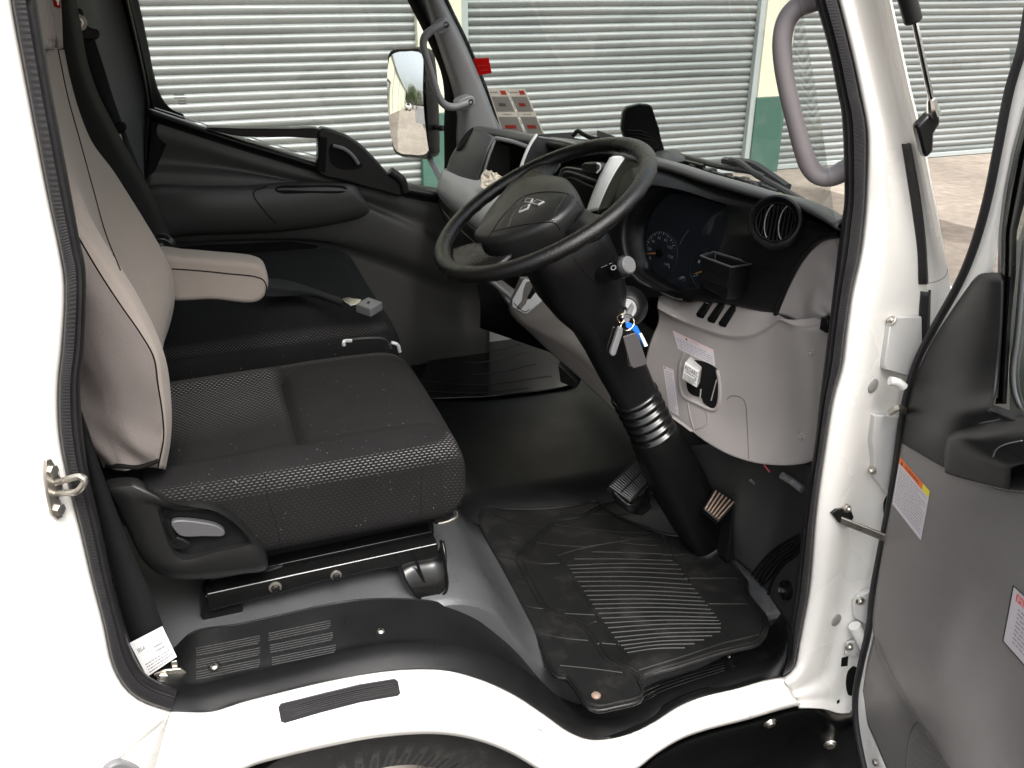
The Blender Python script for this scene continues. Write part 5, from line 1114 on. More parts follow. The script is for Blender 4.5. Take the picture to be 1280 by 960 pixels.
MB().loft([VL([(592, 345, 1.2), (596, 360, 1.2), (600, 380, 1.2), (600, 410, 1.2)]), VL([(618, 356, 1.0), (636, 384, .95), (660, 410, .90), (700, 445, .84)]), VL([(640, 390, .84), (662, 412, .80), (700, 445, .74), (750, 495, .66)])], n=20, m=5, lin=True).build('console_side', 'dark', da, solid=.004)
MB().plate(VL([(697, 455, .72), (722, 478, .70), (720, 486, .70), (700, 478, .74)]), .03).build('console_bracket', 'dark2', da, bevel=.003)
# display unit on the dash top
mon = MB().mat(0).plate(VL([(779, 139, .80), (784, 133, .80), (800, 129, .78), (812, 130, .75), (816, 134, .74), (822, 160, .72), (833, 193, .70), (820, 196, .72), (800, 178, .78), (780, 172, .82), (777, 160, .81)]), Vector((.012, .035, -.004)))
mo = mon.build('dash_monitor', 'dark', da, bevel=.006, bseg=4)
mT = bvh(mo); gr = MB()
for k in range(7): gr.tube([on(mT, 781+k*.6, 163+k*3.4, .0008), on(mT, 800, 163.5+k*4.1, .0008), on(mT, 819+k*1.2, 170+k*3.6, .0008)], .0012, seg=5, smooth=False)
gr.build('speaker_slots', 'matteblack', mo)
MB().plate(catmull(VL([(812, 196, .62), (820, 190, .64), (832, 188, .62), (845, 200, .56), (842, 205, .55), (828, 202, .58)]), 20, True), Vector((.03, .01, 0))).build('monitor_foot', 'dark2', mo, bevel=.004)
cl_ = MB().tube(VL([(716, 170, 1.05), (722, 164, 1.04), (728, 167, 1.02), (738, 172, .99), (748, 174, .96)]), .006, seg=8).build('dash_cable', 'black', da)
# paper in the cubby
pp = MB(); rn = random.Random(5); base = [(603, 218), (608, 213), (614, 215), (622, 217), (630, 222), (634, 228), (622, 240), (604, 236), (601, 228)]
rows = []
for k, f in enumerate((1, .8, .5, .2, .02)):
    c = V(616, 226, 1.34); rows.append([c.lerp(p, f)+Vector((rn.uniform(-.006, .006), rn.uniform(-.006, .006), rn.uniform(-.006, .010)))*(1 if f < 1 else .4) for p in catmull([V(a, b, 1.34) for a, b in base], 26, True)])
ppo = MB().grid(rows, True).build('crumpled_paper', 'papercream', None, solid=.002, flat=True); top(ppo, 'crumpled cream paper lying in the open cubby of the dashboard', 'paper')
# ================================================================== windscreen, pillars, far side
gl = MB().loft([[(.955, 1.765, -.62), (1.22, 1.5, -.62), (1.33, .9, -.62), (1.22, .3, -.62), (1.085, .037, -.62)], [(.78, 1.74, -.15), (1.03, 1.5, -.15), (1.12, .9, -.15), (1.04, .3, -.15), (.915, .03, -.15)], [(.64, 1.72, .22), (.86, 1.5, .22), (.94, .9, .22), (.86, .3, .22), (.76, .03, .22)]], n=24, m=5)
ws_ = gl.build('windscreen', 'screenglass', T, angle=80)
MB().loft([[(.95, 1.82, -.47), (1.21, 1.5, -.48), (1.32, .9, -.48), (1.19, .3, -.48), (1.04, .07, -.49)], [(1.0, 1.83, -.56), (1.30, 1.5, -.56), (1.40, .9, -.56), (1.30, .3, -.56), (1.10, .07, -.56)]], n=24, lin=True).build('cowl', 'sill', T, solid=.01, toward=(2, .9, 2))
gwT = bvh(ws_)
def S_(l): return [on(gwT, a, b, .002) for a, b in l]
# windscreen labels
q = S_([(592, 73), (611, 72), (615, 91), (599, 94)]); sticker('screen_sticker', [q[0], q[1], q[2], q[3]], ['red', 'redT'], [('r', 1, .15, .42, .8, .48), ('r', 1, .2, .72, .85, .77)], ws_)
def permit(q, seed, dark=False):
    its = [('r', 1, .06, .16, .94, .49), ('r', 1, .06, .60, .94, .98), ('w', 3, .08, .05, .55, .10, 1, seed), ('r', 4, .62, .03, .92, .12), ('r', 5, .30, .30, .66, .37), ('w', 3, .30, .53, .75, .57, 1, seed+1), ('r', 4, .22, .78, .72, .86)]
    return sticker('permit_label', q, ['stickT', 'stickgreyT', 'stickT', 'inkT', 'redT', 'redT' if not dark else 'inkT'], its, ws_)
permit(S_([(610, 111), (633, 111), (658, 168), (629, 168)]), 3, True); permit(S_([(634, 111), (656, 111), (681, 168), (659, 168)]), 6)
# far windscreen pillar
FY = 1.72
pa = MB().loft([yy([(518, -20), (528, 0), (545, 50), (557, 85), (566, 115), (571, 145), (570, 172), (573, 200)], 1.76), yy([(524, -20), (534, 0), (552, 50), (566, 85), (577, 115), (584, 145), (588, 172), (592, 190)], 1.715), yy([(540, -20), (548, 0), (572, 50), (588, 85), (602, 115), (614, 145), (624, 166), (630, 180)], 1.70), yy([(550, -20), (557, 0), (581, 50), (596, 85), (608, 115), (619, 145), (628, 162), (634, 176)], 1.73)], n=40, m=5)
pil = pa.build('windscreen_pillar', 'greypillar', T, solid=.01, angle=60)
MB().loft([yy([(500, -20), (509, 0), (527, 35), (541, 65), (551, 90), (555, 115), (555, 160), (555, 215), (553, 228)], 1.79), yy([(508, -20), (518, 0), (536, 35), (550, 65), (559, 90), (564, 115), (566, 150), (566, 200), (566, 228)], 1.765), yy([(518, -20), (528, 0), (546, 40), (558, 75), (566, 105), (572, 140), (571, 170), (572, 215), (574, 228)], 1.77)], n=50, m=4).build('pillar_seal', 'matteblack', pil, solid=.01)
MB().tube(yy([(551, -20), (558, 0), (582, 50), (597, 85), (609, 115), (620, 145), (629, 162)], 1.725), .0065, n=50).build('screen_rubber', 'black', pil)
gh = MB().tube(yy([(560, 29), (549, 33), (538, 39), (531, 46), (529, 56), (534, 75), (543, 105), (549, 122), (556, 131), (566, 134), (578, 131), (589, 127)], 1.645), [.011, .0125, .0125, .0115, .0115, .0115, .0115, .0125, .0125, .011], n=70, seg=14)
gho = gh.build('grab_handle', 'greypillar', pil)
for l in ([(545, 33), (556, 23), (561, 24), (564, 34), (560, 39), (548, 43)], [(572, 128), (586, 120), (592, 121), (594, 130), (590, 134), (576, 138)]):
    MB().plate(catmull(yy(l, 1.65), 30, True), Vector((0, .055, 0))).build('handle_foot', 'greypillar', gho, bevel=.004)
for a, b in ((557.5, 31), (588.5, 127.5)): MB().lathe([(.0085, 0), (.008, -.002), (.006, -.001), (.0001, .002)], V(a, b, 1.635), (0, 1, 0), 16).build('handle_screw', 'matteblack', gho)
# passenger door
DY = 1.74
fd = MB().loft([yy([(184, 140), (240, 158), (310, 180), (400, 212), (480, 234), (555, 250), (600, 262)], DY+.005), yy([(186, 165), (240, 180), (310, 202), (400, 226), (480, 250), (555, 268), (605, 285)], DY-.006),
    yy([(184, 200), (240, 205), (310, 215), (400, 235), (480, 262), (555, 292), (610, 310)], DY+.004), yy([(182, 225), (240, 226), (310, 228), (400, 240), (480, 275), (555, 310), (610, 330)], DY-.02),
    yy([(182, 295), (240, 294), (310, 293), (400, 296), (480, 310), (555, 340), (610, 352)], DY-.015), yy([(190, 312), (240, 309), (310, 304), (400, 305), (480, 330), (555, 360), (610, 375)], DY+.015),
    yy([(200, 345), (250, 345), (320, 345), (410, 345), (480, 350), (560, 385), (612, 400)], DY+.01), yy([(200, 420), (250, 430), (320, 430), (410, 430), (500, 432), (560, 430), (612, 425)], DY-.01), yy([(200, 500), (250, 500), (320, 500), (410, 500), (500, 500), (560, 500), (612, 500)], DY+.02)], n=60, m=6)
fdo = fd.build('passenger_door', 'darktrim2', T, solid=.02, angle=80)
O_ = [(180, 236), (250, 232), (315, 231), (345, 228), (432, 228), (446, 232), (455, 248), (463, 262), (456, 270), (420, 280), (370, 288), (320, 292), (250, 294), (180, 295)]
cx_, cy_ = 300, 258
shr = lambda l, fx, fy, dx=0, dy=0: [(cx_+(a-cx_)*fx+dx, cy_+(b-cy_)*fy+dy) for a, b in l]
rings = [cl(O_, DY-.01), cl(shr(O_, .995, .96), DY-.045), cl(shr(O_, .98, .82, 0, -2), DY-.07), cl(shr(O_, .94, .5, 0, -6), DY-.08)]
pd = MB().grid(rings, True).add(rings[-1], [tuple(range(90))]); pdo = pd.build('door_armrest', 'darktrim2', fdo, angle=80); pT = bvh(pdo)
MB().plate(catmull([on(pT, a, b, .002) for a, b in [(343, 237), (348, 233), (380, 232), (430, 233), (435, 236), (430, 240), (390, 241), (350, 241)]], 40, True), .003).build('pull_slot', 'matteblack', pdo, bevel=.001)
MB().tube([on(pT, a, b, .0008) for a, b in [(334, 233), (318, 239), (317, 244), (326, 258), (342, 276), (358, 288)]], .0018, seg=6).build('armrest_joint', 'matteblack', pdo)
MB().plate(catmull(yy([(198, 323), (215, 312), (300, 306), (370, 304), (400, 309), (350, 315), (300, 323), (240, 328)], DY-.022), 40, True), Vector((0, .01, 0))).build('door_pocket', 'matteblack', fdo)
ss = MB().loft([yy([(184, 133), (225, 147), (262, 160), (300, 171), (350, 186), (398, 202), (440, 215), (480, 222), (520, 230), (553, 236)], DY+.03), yy([(184, 136), (225, 150), (262, 163), (300, 175), (350, 190), (398, 205), (440, 219), (480, 228), (520, 236), (553, 242)], DY-.03), yy([(186, 145), (225, 158), (262, 170), (300, 183), (350, 198), (398, 213), (440, 226), (480, 236), (520, 245), (553, 250)], DY-.032), yy([(188, 151), (225, 163), (262, 175), (300, 187), (350, 202), (398, 217), (440, 230), (480, 240), (520, 249), (553, 255)], DY-.008)], n=60, m=4)
sso = ss.build('window_sill', 'dark', fdo, solid=.01, angle=60)
mr = MB()
mr.tube(yy([(186, 136), (225, 149), (262, 161)], DY-.02), .0022, seg=6).tube(yy([(188, 133), (225, 145), (270, 160)], DY-.0), .0016, seg=6).tube(yy([(309, 174), (350, 187), (397, 200)], DY-.02), .0026, seg=6).tube(yy([(314, 172), (350, 183), (397, 195)], DY-.0), .0018, seg=6)
mr.build('window_guide', 'silver', fdo)
hb_ = MB().plate(catmull(yy([(258, 160), (300, 160.5), (360, 161), (399, 161.5), (404, 166), (402, 171.5), (360, 171.5), (318, 171.5), (290, 169)], DY-.045), 60, True), Vector((0, .05, 0)))
hb_.build('pull_bar', 'dark', fdo, bevel=.004)
hb_ = MB().plate(catmull(yy([(399, 161.5), (425, 165.5), (448, 178), (468, 197), (485, 216), (500, 228), (504, 236), (503, 245), (470, 238), (430, 227), (398, 217), (398, 190)], DY-.05), 70, True), Vector((0, .05, 0)))
hbo = hb_.build('handle_housing', 'dark2', fdo, bevel=.008, bseg=3)
MB().plate(catmull(yy([(412, 184), (417, 179), (433, 186), (450, 203), (454, 208), (440, 212), (425, 211), (414, 204)], DY-.053), 40, True), Vector((0, .004, 0))).build('handle_recess', 'matteblack', hbo)
MB().tube(yy([(416, 182), (430, 186), (441, 195), (448, 205)], DY-.06), .006, seg=10).build('door_handle', 'greypillar', hbo)
MB().plate(yy([(399, 171), (409, 172), (407, 216), (397, 213)], DY-.058), Vector((0, .01, 0))).build('handle_post', 'matteblack', hbo, bevel=.002)
MB().tube(yy([(487, 214), (502, 226), (506, 240)], DY-.045), .016, seg=12).build('sill_end', 'dark2', fdo)
# frame of the passenger window
wf = MB().loft([yy([(146, -20), (152, 0), (168, 60), (180, 110), (184, 135), (186, 160), (182, 200), (178, 240)], 1.74), yy([(156, -20), (161, 0), (176, 60), (187, 110), (190, 128), (190, 150), (186, 200), (182, 240)], 1.72), yy([(160, -20), (165, 0), (179, 55), (190, 100), (198, 124), (207, 140), (215, 146), (222, 150)], 1.75), yy([(168, -20), (173, 0), (185, 55), (193, 95), (201, 119), (211, 134), (222, 142), (232, 146)], 1.79)], n=44, m=4).build('window_frame', 'matteblack', fdo, solid=.008)
MB().tube(yy([(153, -20), (158, 0), (172, 60), (182, 110), (185, 138), (183, 165), (180, 240)], 1.715), .005, seg=8).build('frame_seal', 'black', fdo)
pg = MB().add(yy([(150, -60), (600, -60), (600, 260), (150, 130)], 1.80), [(0, 1, 2, 3)]).build('window_glass', 'glass', fdo, flat=True)
mkk = MB(); q = yy([(217, 117), (232, 117), (233, 132), (219, 132)], 1.795)
decal(mkk, q, [('w', 0, 0, 0, 1, .5, 2, 3), ('w', 0, .3, .5, 1, 1, 2, 9)], .001); mkk.build('glass_marking', 'ink', fdo, flat=True)
# far rear pillar trim and the passenger belt
MB().loft([yy([(60, -30), (80, 0), (90, 80), (110, 150), (140, 240), (160, 330)], 1.50), yy([(100, -30), (110, 0), (118, 60), (135, 140), (160, 240), (180, 330)], 1.58), yy([(115, -30), (124, 0), (138, 60), (154, 130), (170, 220), (190, 330)], 1.66), yy([(140, -30), (150, 0), (166, 60), (180, 120), (183, 160), (178, 240)], 1.74), yy([(150, -30), (160, 0), (176, 60), (190, 120), (193, 160), (188, 240)], 1.76)], n=30, m=5).build('rear_pillar_trim', 'pillardark', T, solid=.01, angle=70)
pb = strap('passenger_seat_belt', [(91, 42), (98, 85), (120, 120), (143, 166)], [(116, 42), (128, 78), (141, 120), (153, 155)], 1.44, 1.36, T)
MB().plate(catmull(yy([(84, 18), (92, 10), (103, 12), (106, 24), (112, 34), (124, 38), (124, 46), (118, 50), (88, 44), (88, 34)], 1.43), 50, True), Vector((0, .012, 0))).build('belt_guide', 'dark', pb, bevel=.003)
MB().lathe([(.020, .004), (.020, -.004), (.012, -.004), (.012, -.010), (.006, -.011), (.0001, -.009)], V(98, 28, 1.43), (0, 1, 0), 24).build('guide_bolt', 'metal', pb)
MB().plate(yy([(142, 158), (150, 152), (158, 154), (158, 162), (148, 170)], 1.35), Vector((0, .015, 0))).build('belt_stop', 'black', pb, bevel=.003)
MB().tube(yy([(149, 168), (151, 172), (152, 182), (155, 184)], 1.35), .003, seg=6).build('belt_tongue', 'metal', pb)
MB().grid([yy([(151, 166), (160, 195), (172, 225), (190, 270), (202, 300)], 1.36), yy([(156, 162), (167, 192), (180, 222), (196, 262), (208, 292)], 1.37)]).build('lower_webbing', 'webbing', pb, solid=.002)
# far wing mirror
MYd = 2.05
m0 = V(513, 130, MYd); d1 = (m0-CAM).normalized(); d2 = Vector((-1, .14, -.01)).normalized(); mn = (d2-d1).normalized()
def MV(a, b, h=0): return VP(a, b, m0, mn, h)
mo_ = [(487, 84), (488, 70), (492, 65), (508, 63.5), (526, 63.5), (530, 69), (534, 120), (537, 180), (537, 190), (532, 195), (516, 194), (500, 192), (494, 186), (490, 140)]
mO = catmull([MV(a, b) for a, b in mo_], 60, True); mc = sum(mO, Vector())/60
mh = MB().grid([[mc.lerp(p, .97)+mn*.004 for p in mO], [mc.lerp(p, 1.03)+mn*.006 for p in mO], [mc.lerp(p, 1.06)-mn*.01 for p in mO], [mc.lerp(p, 1.04)-mn*.05 for p in mO], [mc.lerp(p, .7)-mn*.09 for p in mO], [mc.lerp(p, .05)-mn*.10 for p in mO]], True)
mho = mh.build('wing_mirror', 'dark', T, angle=60)
mg = MB(); MR = .75       # convex glass
rg = []
for k in range(13):
    f = k/12*.985; rg.append([mc.lerp(p, max(f, .001))+mn*(.026-((mc.lerp(p, f)-mc).length_squared)/(2*MR)) for p in mO])
mg.grid(rg, True).build('mirror_glass', 'mirror', mho, angle=80)
MB().tube([V(534, 192, 2.02), V(545, 212, 1.95), V(556, 236, 1.84)], .012, seg=10).build('mirror_arm', 'greypillar', mho)
MB().tube([V(540, 157, 2.03), V(548, 160, 1.95), V(560, 160, 1.84)], .010, seg=10).build('mirror_stay', 'black', mho)
# outer skin of the far side below the window line
MB().loft([[(-.38, 1.83, -.50), (.15, 1.84, -.62), (.95, 1.83, -.82)], [(-.38, 1.86, -.9), (.4, 1.88, -.9), (1.2, 1.86, -.9)], [(-.38, 1.84, -1.4), (.4, 1.85, -1.4), (1.38, 1.84, -1.4)]], n=12, m=4).build('far_body_side', 'white', T, solid=.02, toward=(.4, 9, 0))
# driver side grab handle on the near pillar
gp_ = [(1062, -12, .035), (1040, -6, .04), (1015, 2, .055), (996, 10, .06), (984, 24, .065), (978, 48, .065), (979, 80, .065), (986, 120, .065), (996, 160, .065), (1004, 188, .065), (1012, 208, .065), (1023, 219, .06), (1038, 221, .05), (1060, 211, .035)]
MB().tube(VL(gp_), [.018, .0165, .0155, .015, .0145, .014, .014, .014, .0145, .0155, .016, .018], n=110, seg=20).build('grab_handle', 'handle', T)
# wipers outside the screen
wx_ = MB(); wX = lambda l, X=1.27: [VX(a, b, X) for a, b in l]
def wiper(arm, blade, label):
    o = MB().tube(wX(arm), .008, seg=8).build('wiper', 'darktrim', T); o['label'] = label
    MB().tube(wX(blade, 1.25), .006, seg=6).tube(wX([(a, b+3) for a, b in blade], 1.25), .0045, seg=6).build('wiper_blade', 'black', o)
    for k in range(1, 6):
        p = catmull(wX(blade, 1.25), 7)[k]; MB().box(p, .03, .02, .012).build('blade_clip', 'dark2', o)
wiper([(913, 200), (925, 203), (945, 218), (975, 235), (1005, 252), (1055, 280)], [(852, 203), (880, 212), (905, 220), (940, 228), (972, 240)], 'driver side wiper')
wiper([(840, 192), (870, 200), (900, 208), (940, 215), (955, 222)], [(735, 176), (770, 184), (810, 190), (850, 200), (880, 208)], 'centre wiper')
wm_ = MB().tube(wX([(905, 201), (940, 205), (962, 218), (985, 234)], 1.28), .010, seg=6).build('wiper_linkage', 'dark2', T)
# aerial on the near pillar
ae = MB().mat(0).plate([V(*p, -.10) for p in [(1147, 158), (1164, 140), (1174, 139), (1176, 154), (1168, 167), (1167, 190), (1158, 198), (1155, 192), (1149, 168)]], Vector((.004, .018, 0)))
aeo = ae.build('aerial', 'black', T, bevel=.004)
MB().tube([V(1143, 26, -.10), V(1155, 82, -.10), V(1166, 133, -.10)], .0042, seg=10).tube([V(1164, 124, -.10), V(1166, 136, -.10), V(1168, 144, -.10)], [.006, .008, .010], seg=10).build('aerial_rod', 'chrome', aeo)
MB().cyl(V(1118, -60, -.10), V(1142, 27, -.10), .0125, 20).build('aerial_sleeve', 'dark2', aeo, bevel=.003)
# ================================================================== footwell
kk = MB().loft([VL([(852, 560, .42), (862, 600, .42), (872, 640, .42), (884, 672, .42)]), VL([(900, 555, .34), (905, 600, .33), (912, 640, .33), (905, 690, .33)]), VL([(935, 560, .26), (935, 605, .27), (920, 652, .28), (925, 705, .28)]),
    VL([(975, 575, .20), (982, 610, .20), (972, 640, .22), (950, 728, .22)]), VL([(1015, 575, .10), (1010, 630, .10), (990, 680, .14), (968, 755, .14)]), VL([(1040, 575, .05), (1025, 650, .05), (1010, 720, .05), (990, 790, .05)])], n=26, m=6)
kko = kk.build('kick_panel', 'darktrim', T, solid=.004, angle=70); kkT = bvh(kko)
dp = MB()
for k in range(6):
    f = k/5; P_ = [on(kkT, a, b, .004) for a, b in [(936+21*f, 722+21*f), (948+19*f, 708+19*f), (966+14*f, 690+17*f), (985+10*f, 677+18*f), (1001+2*f, 668+18*f)]]; dp.tube(P_, .003, seg=6)
dp.build('footrest_ribs', 'black', kko)
p, n = on(kkT, 985, 738, 0, True); MB().mat(0).lathe([(.022, 0), (.021, .012), (.015, .016), (.012, .012), (.0001, .012)], p, n, 28).mat(1).lathe([(.006, .012), (.006, .016), (.0001, .016)], p, n, 8).build('floor_knob', ['black', 'metal'], kko)
MB().tube([V(938, 600, .26), V(946, 606, .26), V(953, 611, .26)], .0035, seg=6).build('cable_clip', 'greypillar', kko)
MB().tube([V(955, 581, .19), V(958, 585, .19), V(962, 590, .19)], .0016, seg=5).build('red_wire', 'redpale', kko)
MB().tube([V(977, 594, .16), V(990, 602, .15), V(1003, 612, .12)], .008, seg=8).build('harness', 'greypillar', kko)
# pedals
def pedal(face, Y, m, depth, name, par=None, label=None):
    P_ = [V(a, b, y) for a, b, y in face]; n = (P_[1]-P_[0]).cross(P_[3]-P_[0]).normalized(); n = n if n.dot(CAM-P_[0]) > 0 else -n
    return MB().plate(P_, n*-depth).build(name, m, T, bevel=.003, bseg=3), P_, n
ac, P_, n = pedal([(879, 636, .30), (893, 611, .33), (922, 629, .30), (899, 653, .27)], .3, 'dark', .02, 'accelerator_pedal')
rr_ = MB()
for k in range(6):
    f = (k+.6)/6.6; rr_.tube([P_[0].lerp(P_[3], f).lerp(P_[1].lerp(P_[2], f), .05)+n*.0015, P_[0].lerp(P_[3], f).lerp(P_[1].lerp(P_[2], f), .95)+n*.0015], .0022, seg=6, smooth=False)
rr_.build('tread_ribs', 'copper', ac)
MB().box(V(912, 660, .32), .03, .05, .16).build('pedal_arm', 'matteblack', ac, bevel=.004)
MB().tube([V(905, 640, .31), V(915, 610, .40), V(925, 570, .46)], .008, seg=8).build('pedal_rod', 'black', ac)
bp_, P_, n = pedal([(761, 607, .46), (795, 573, .52), (815, 600, .47), (789, 627, .42)], .48, 'dark2', .022, 'brake_pedal')
rr_ = MB()
for gx0, gx1 in ((.06, .46), (.54, .94)):
    for k in range(7):
        f = gx0+(gx1-gx0)*k/6; rr_.tube([P_[0].lerp(P_[1], f).lerp(P_[3].lerp(P_[2], f), v)+n*.001 for v in (.08, .46)], .0014, seg=5, smooth=False).tube([P_[0].lerp(P_[1], f).lerp(P_[3].lerp(P_[2], f), v)+n*.001 for v in (.54, .92)], .0014, seg=5, smooth=False)
rr_.build('tread_ribs', 'greypillar2', bp_)
MB().loft([VL([(764, 612, .45), (789, 632, .42), (815, 606, .46)]), VL([(770, 628, .46), (790, 642, .43), (812, 625, .46)]), VL([(790, 630, .52), (800, 645, .50), (815, 635, .50)])], n=10, m=4).build('pedal_back', 'black', bp_, solid=.004)
# ================================================================== rubber floor mats: things lying on the floor
FZ = -1.284
mo2 = [(596, 650), (600, 640), (604, 632), (630, 634), (680, 634), (725, 628), (742, 624), (765, 640), (800, 655), (840, 668), (884, 670), (905, 690), (930, 718), (936, 728), (936, 738), (948, 755), (960, 770), (961, 786), (957, 796), (948, 805), (925, 811), (900, 817), (850, 833), (805, 846), (799, 852), (800, 858), (805, 866), (802, 875), (770, 884), (746, 888), (734, 883), (722, 867), (712, 853), (704, 846), (697, 847), (690, 842), (676, 812), (655, 768), (632, 720)]
mp = catmull([VZ(a, b, FZ) for a, b in mo2], 150, True); mcn = sum(mp, Vector())/150
mm = MB().plate(mp, Vector((0, 0, -.010)))
mat_o = mm.build('floor_mat', 'matrubber', None, bevel=.003); top(mat_o, 'dusty black ribbed rubber mat on the driver footwell floor', 'floor mat')
def zline(name, lists, r, m, par, z=FZ, n=24, seg=6):
    mb = MB()
    for l in lists: mb.tube([VZ(a, b, z) for a, b in l], r, seg=seg, n=n)
    return mb.build(name, m, par)
inset = lambda k: [VZ(a, b, FZ+.0015) for a, b in k]
edge = [mcn.lerp(p, .975)+Vector((0, 0, .001)) for p in mp]; MB().tube(edge, .0035, seg=8, cl=True, smooth=False).build('raised_edge', 'matrubber', mat_o)
ch = []
for d in (0, 7): ch.append([(750+d, 632), (722+d, 645), (690+d, 652), (678+d, 662), (655+d, 685), (646+d, 696), (650+d, 708), (668+d, 742), (682+d, 762), (705+d, 772), (728+d, 784), (742+d, 802), (755+d, 822), (772+d, 832), (786+d, 838), (800+d*.3, 850-d)])
zline('channel_ridges', ch, .0035, 'matrubber', mat_o, n=90, seg=8)
zline('panel_ridges', [[(696, 695), (715, 724), (740, 762), (766, 800), (790, 826)], [(696, 695), (730, 685), (775, 677), (815, 670)], [(828, 668), (838, 688), (866, 732), (892, 765), (912, 796)], [(798, 838), (850, 822), (905, 804), (935, 797), (955, 792)], [(800, 845), (850, 829), (905, 811), (945, 801)]], .0028, 'matrubber', mat_o, n=40)
def lx(p, a, b):
    for (x0, y0), (x1, y1) in zip(p, p[1:]): pass
rl_ = []
Lb = [(706, 709), (712, 718), (719, 729), (727, 741), (734, 752), (741, 763), (749, 775), (757, 787), (765, 799), (773, 809), (781, 818)]
Rb = [(850, 706), (858, 718), (866, 731), (874, 742), (882, 752), (890, 762), (897, 772), (902, 780), (900, 790), (880, 800), (856, 810)]
Lb2 = [(p[0]+2, p[1]-3) for p in Lb]
for (a, b), (c, d_) in zip(Lb, Rb): rl_.append([(a+3, b-2), ((a+c)/2, (b+d_)/2-3), (c, d_)])
rl_ += [[(775, 678), (800, 681), (822, 682)], [(740, 690), (785, 691), (832, 693)], [(718, 699), (780, 699), (840, 701)], [(775, 672), (800, 674), (816, 674)]]
ext = []
for l in rl_: ext.append(l)
for l0, l1 in zip(rl_[:10], rl_[1:11]): ext.append([((a+c)/2, (b+d_)/2) for (a, b), (c, d_) in zip(l0, l1)])
zline('tread_ribs', ext, .0019, 'matrubber2', mat_o)
zline('cross_ribs', [[(606, 636), (640, 652), (676, 660)], [(612, 664), (640, 674), (657, 679)], [(622, 694), (640, 699), (646, 701)], [(642, 726), (655, 729), (664, 730)], [(656, 757), (668, 760), (680, 761)], [(676, 792), (705, 798), (735, 801)], [(700, 832), (740, 836), (778, 841)], [(685, 655), (760, 664), (830, 667)], [(700, 640), (750, 643), (785, 643)], [(668, 678), (700, 682), (740, 684)], [(706, 767), (726, 768), (746, 769)], [(748, 804), (762, 805), (774, 806)], [(656, 702), (680, 705), (700, 704)], [(856, 723), (890, 723), (922, 723)], [(884, 755), (905, 755), (935, 755)], [(830, 694), (845, 694), (856, 693)], [(735, 781), (745, 805), (757, 800), (747, 777), (735, 781)]], .0018, 'matrubber2', mat_o)
MB().lathe([(.0095, .001), (.0090, .003), (.005, .0045), (.0001, .005)], VZ(745, 870, FZ), (0, 0, 1), 24).build('mat_rivet', 'copper', mat_o)
q = [(520, 495), (528, 470), (545, 440), (600, 425), (665, 415), (710, 440), (725, 470), (716, 480), (640, 492), (580, 496)]
PZ = -1.281
pm = MB().plate(catmull([VZ(a, b, PZ) for a, b in q], 80, True), Vector((0, 0, -.006))).build('floor_mat', 'black', None, bevel=.002); top(pm, 'black ribbed mat on the passenger footwell floor beyond the console', 'floor mat')
zline('mat_ribs', [[(540, 448), (600, 453), (660, 440)], [(535, 462), (600, 468), (670, 455)], [(528, 476), (600, 481), (690, 470)], [(524, 489), (600, 491), (660, 485)], [(550, 437), (600, 440), (650, 430)]], .0022, 'dark2', pm, z=PZ)
# ================================================================== driver door, swung open on its front hinges
ang = math.radians(11); Dn = Vector((-math.cos(ang), math.sin(ang), 0)); Do = Vector((1.165, -.075, 0)); Du = Vector((-math.sin(ang), -math.cos(ang), 0))
def D(a, b, h=0): return VP(a, b, Do, Dn, h)
def DL(l, h=0): return [D(p[0], p[1], (p[2] if len(p) > 2 else 0)+h) for p in l]
edgeP = [(1128, 548), (1123, 580), (1117, 612), (1109, 655), (1101, 700), (1094, 740), (1091, 770), (1091, 784)]
gd = MB().loft([DL([(1127, 552, .0), (1150, 566, .004), (1175, 580, .006), (1205, 595, .006), (1232, 606, .006), (1260, 613, .006), (1300, 614, .006), (1440, 600, .006)]),
    DL([(1124, 575, .004), (1148, 600, .010), (1172, 612, .012), (1204, 625, .012), (1232, 636, .012), (1262, 645, .012), (1300, 652, .012), (1440, 650, .012)]),
    DL([(1115, 625, .006), (1145, 660, .012), (1172, 680, .014), (1204, 695, .014), (1235, 705, .013), (1266, 715, .012), (1305, 725, .012), (1440, 730, .012)]),
    DL([(1102, 695, .006), (1135, 720, .012), (1168, 735, .014), (1200, 750, .012), (1232, 765, .006), (1268, 780, .006), (1310, 800, .010), (1440, 820, .012)]),
    DL([(1092, 760, .006), (1120, 770, .012), (1150, 785, .015), (1180, 805, .018), (1215, 825, .008), (1262, 850, .0), (1312, 880, .004), (1440, 900, .01)]),
    DL([(1091, 790, .004), (1112, 812, .012), (1138, 850, .022), (1172, 880, .030), (1210, 900, .022), (1255, 930, .006), (1310, 960, .0), (1440, 990, .01)]),
    DL([(1092, 792, .000), (1116, 835, .012), (1146, 890, .026), (1180, 930, .034), (1215, 960, .028), (1258, 990, .012), (1312, 1020, .004), (1440, 1060, .01)]),
    DL([(1093, 794, -.002), (1120, 850, .012), (1152, 905, .026), (1190, 965, .036), (1220, 1000, .030), (1260, 1030, .014), (1312, 1060, .006), (1440, 1100, .01)])], n=60, m=8)
dro = gd.build('driver_door', 'greydoor', T, solid=.004, angle=80); dT = bvh(dro)
gd2 = MB().loft([DL([(1092, 792, -.004), (1120, 850, .008), (1152, 905, .020), (1192, 968, .030), (1230, 1040, .03)]), DL([(1089, 806, -.006), (1112, 862, -.004), (1142, 915, .004), (1172, 975, .010), (1200, 1040, .01)]), DL([(1083, 832, -.006), (1096, 880, -.004), (1118, 930, -.002), (1142, 985, .0), (1160, 1050, .0)]), DL([(1078, 866, -.008), (1082, 898, -.008), (1096, 932, -.006), (1113, 975, -.006), (1130, 1050, -.006)])], n=40, m=8).build('lower_panel', 'greydoor', dro, solid=.004, angle=80)
g2T = bvh(gd2)
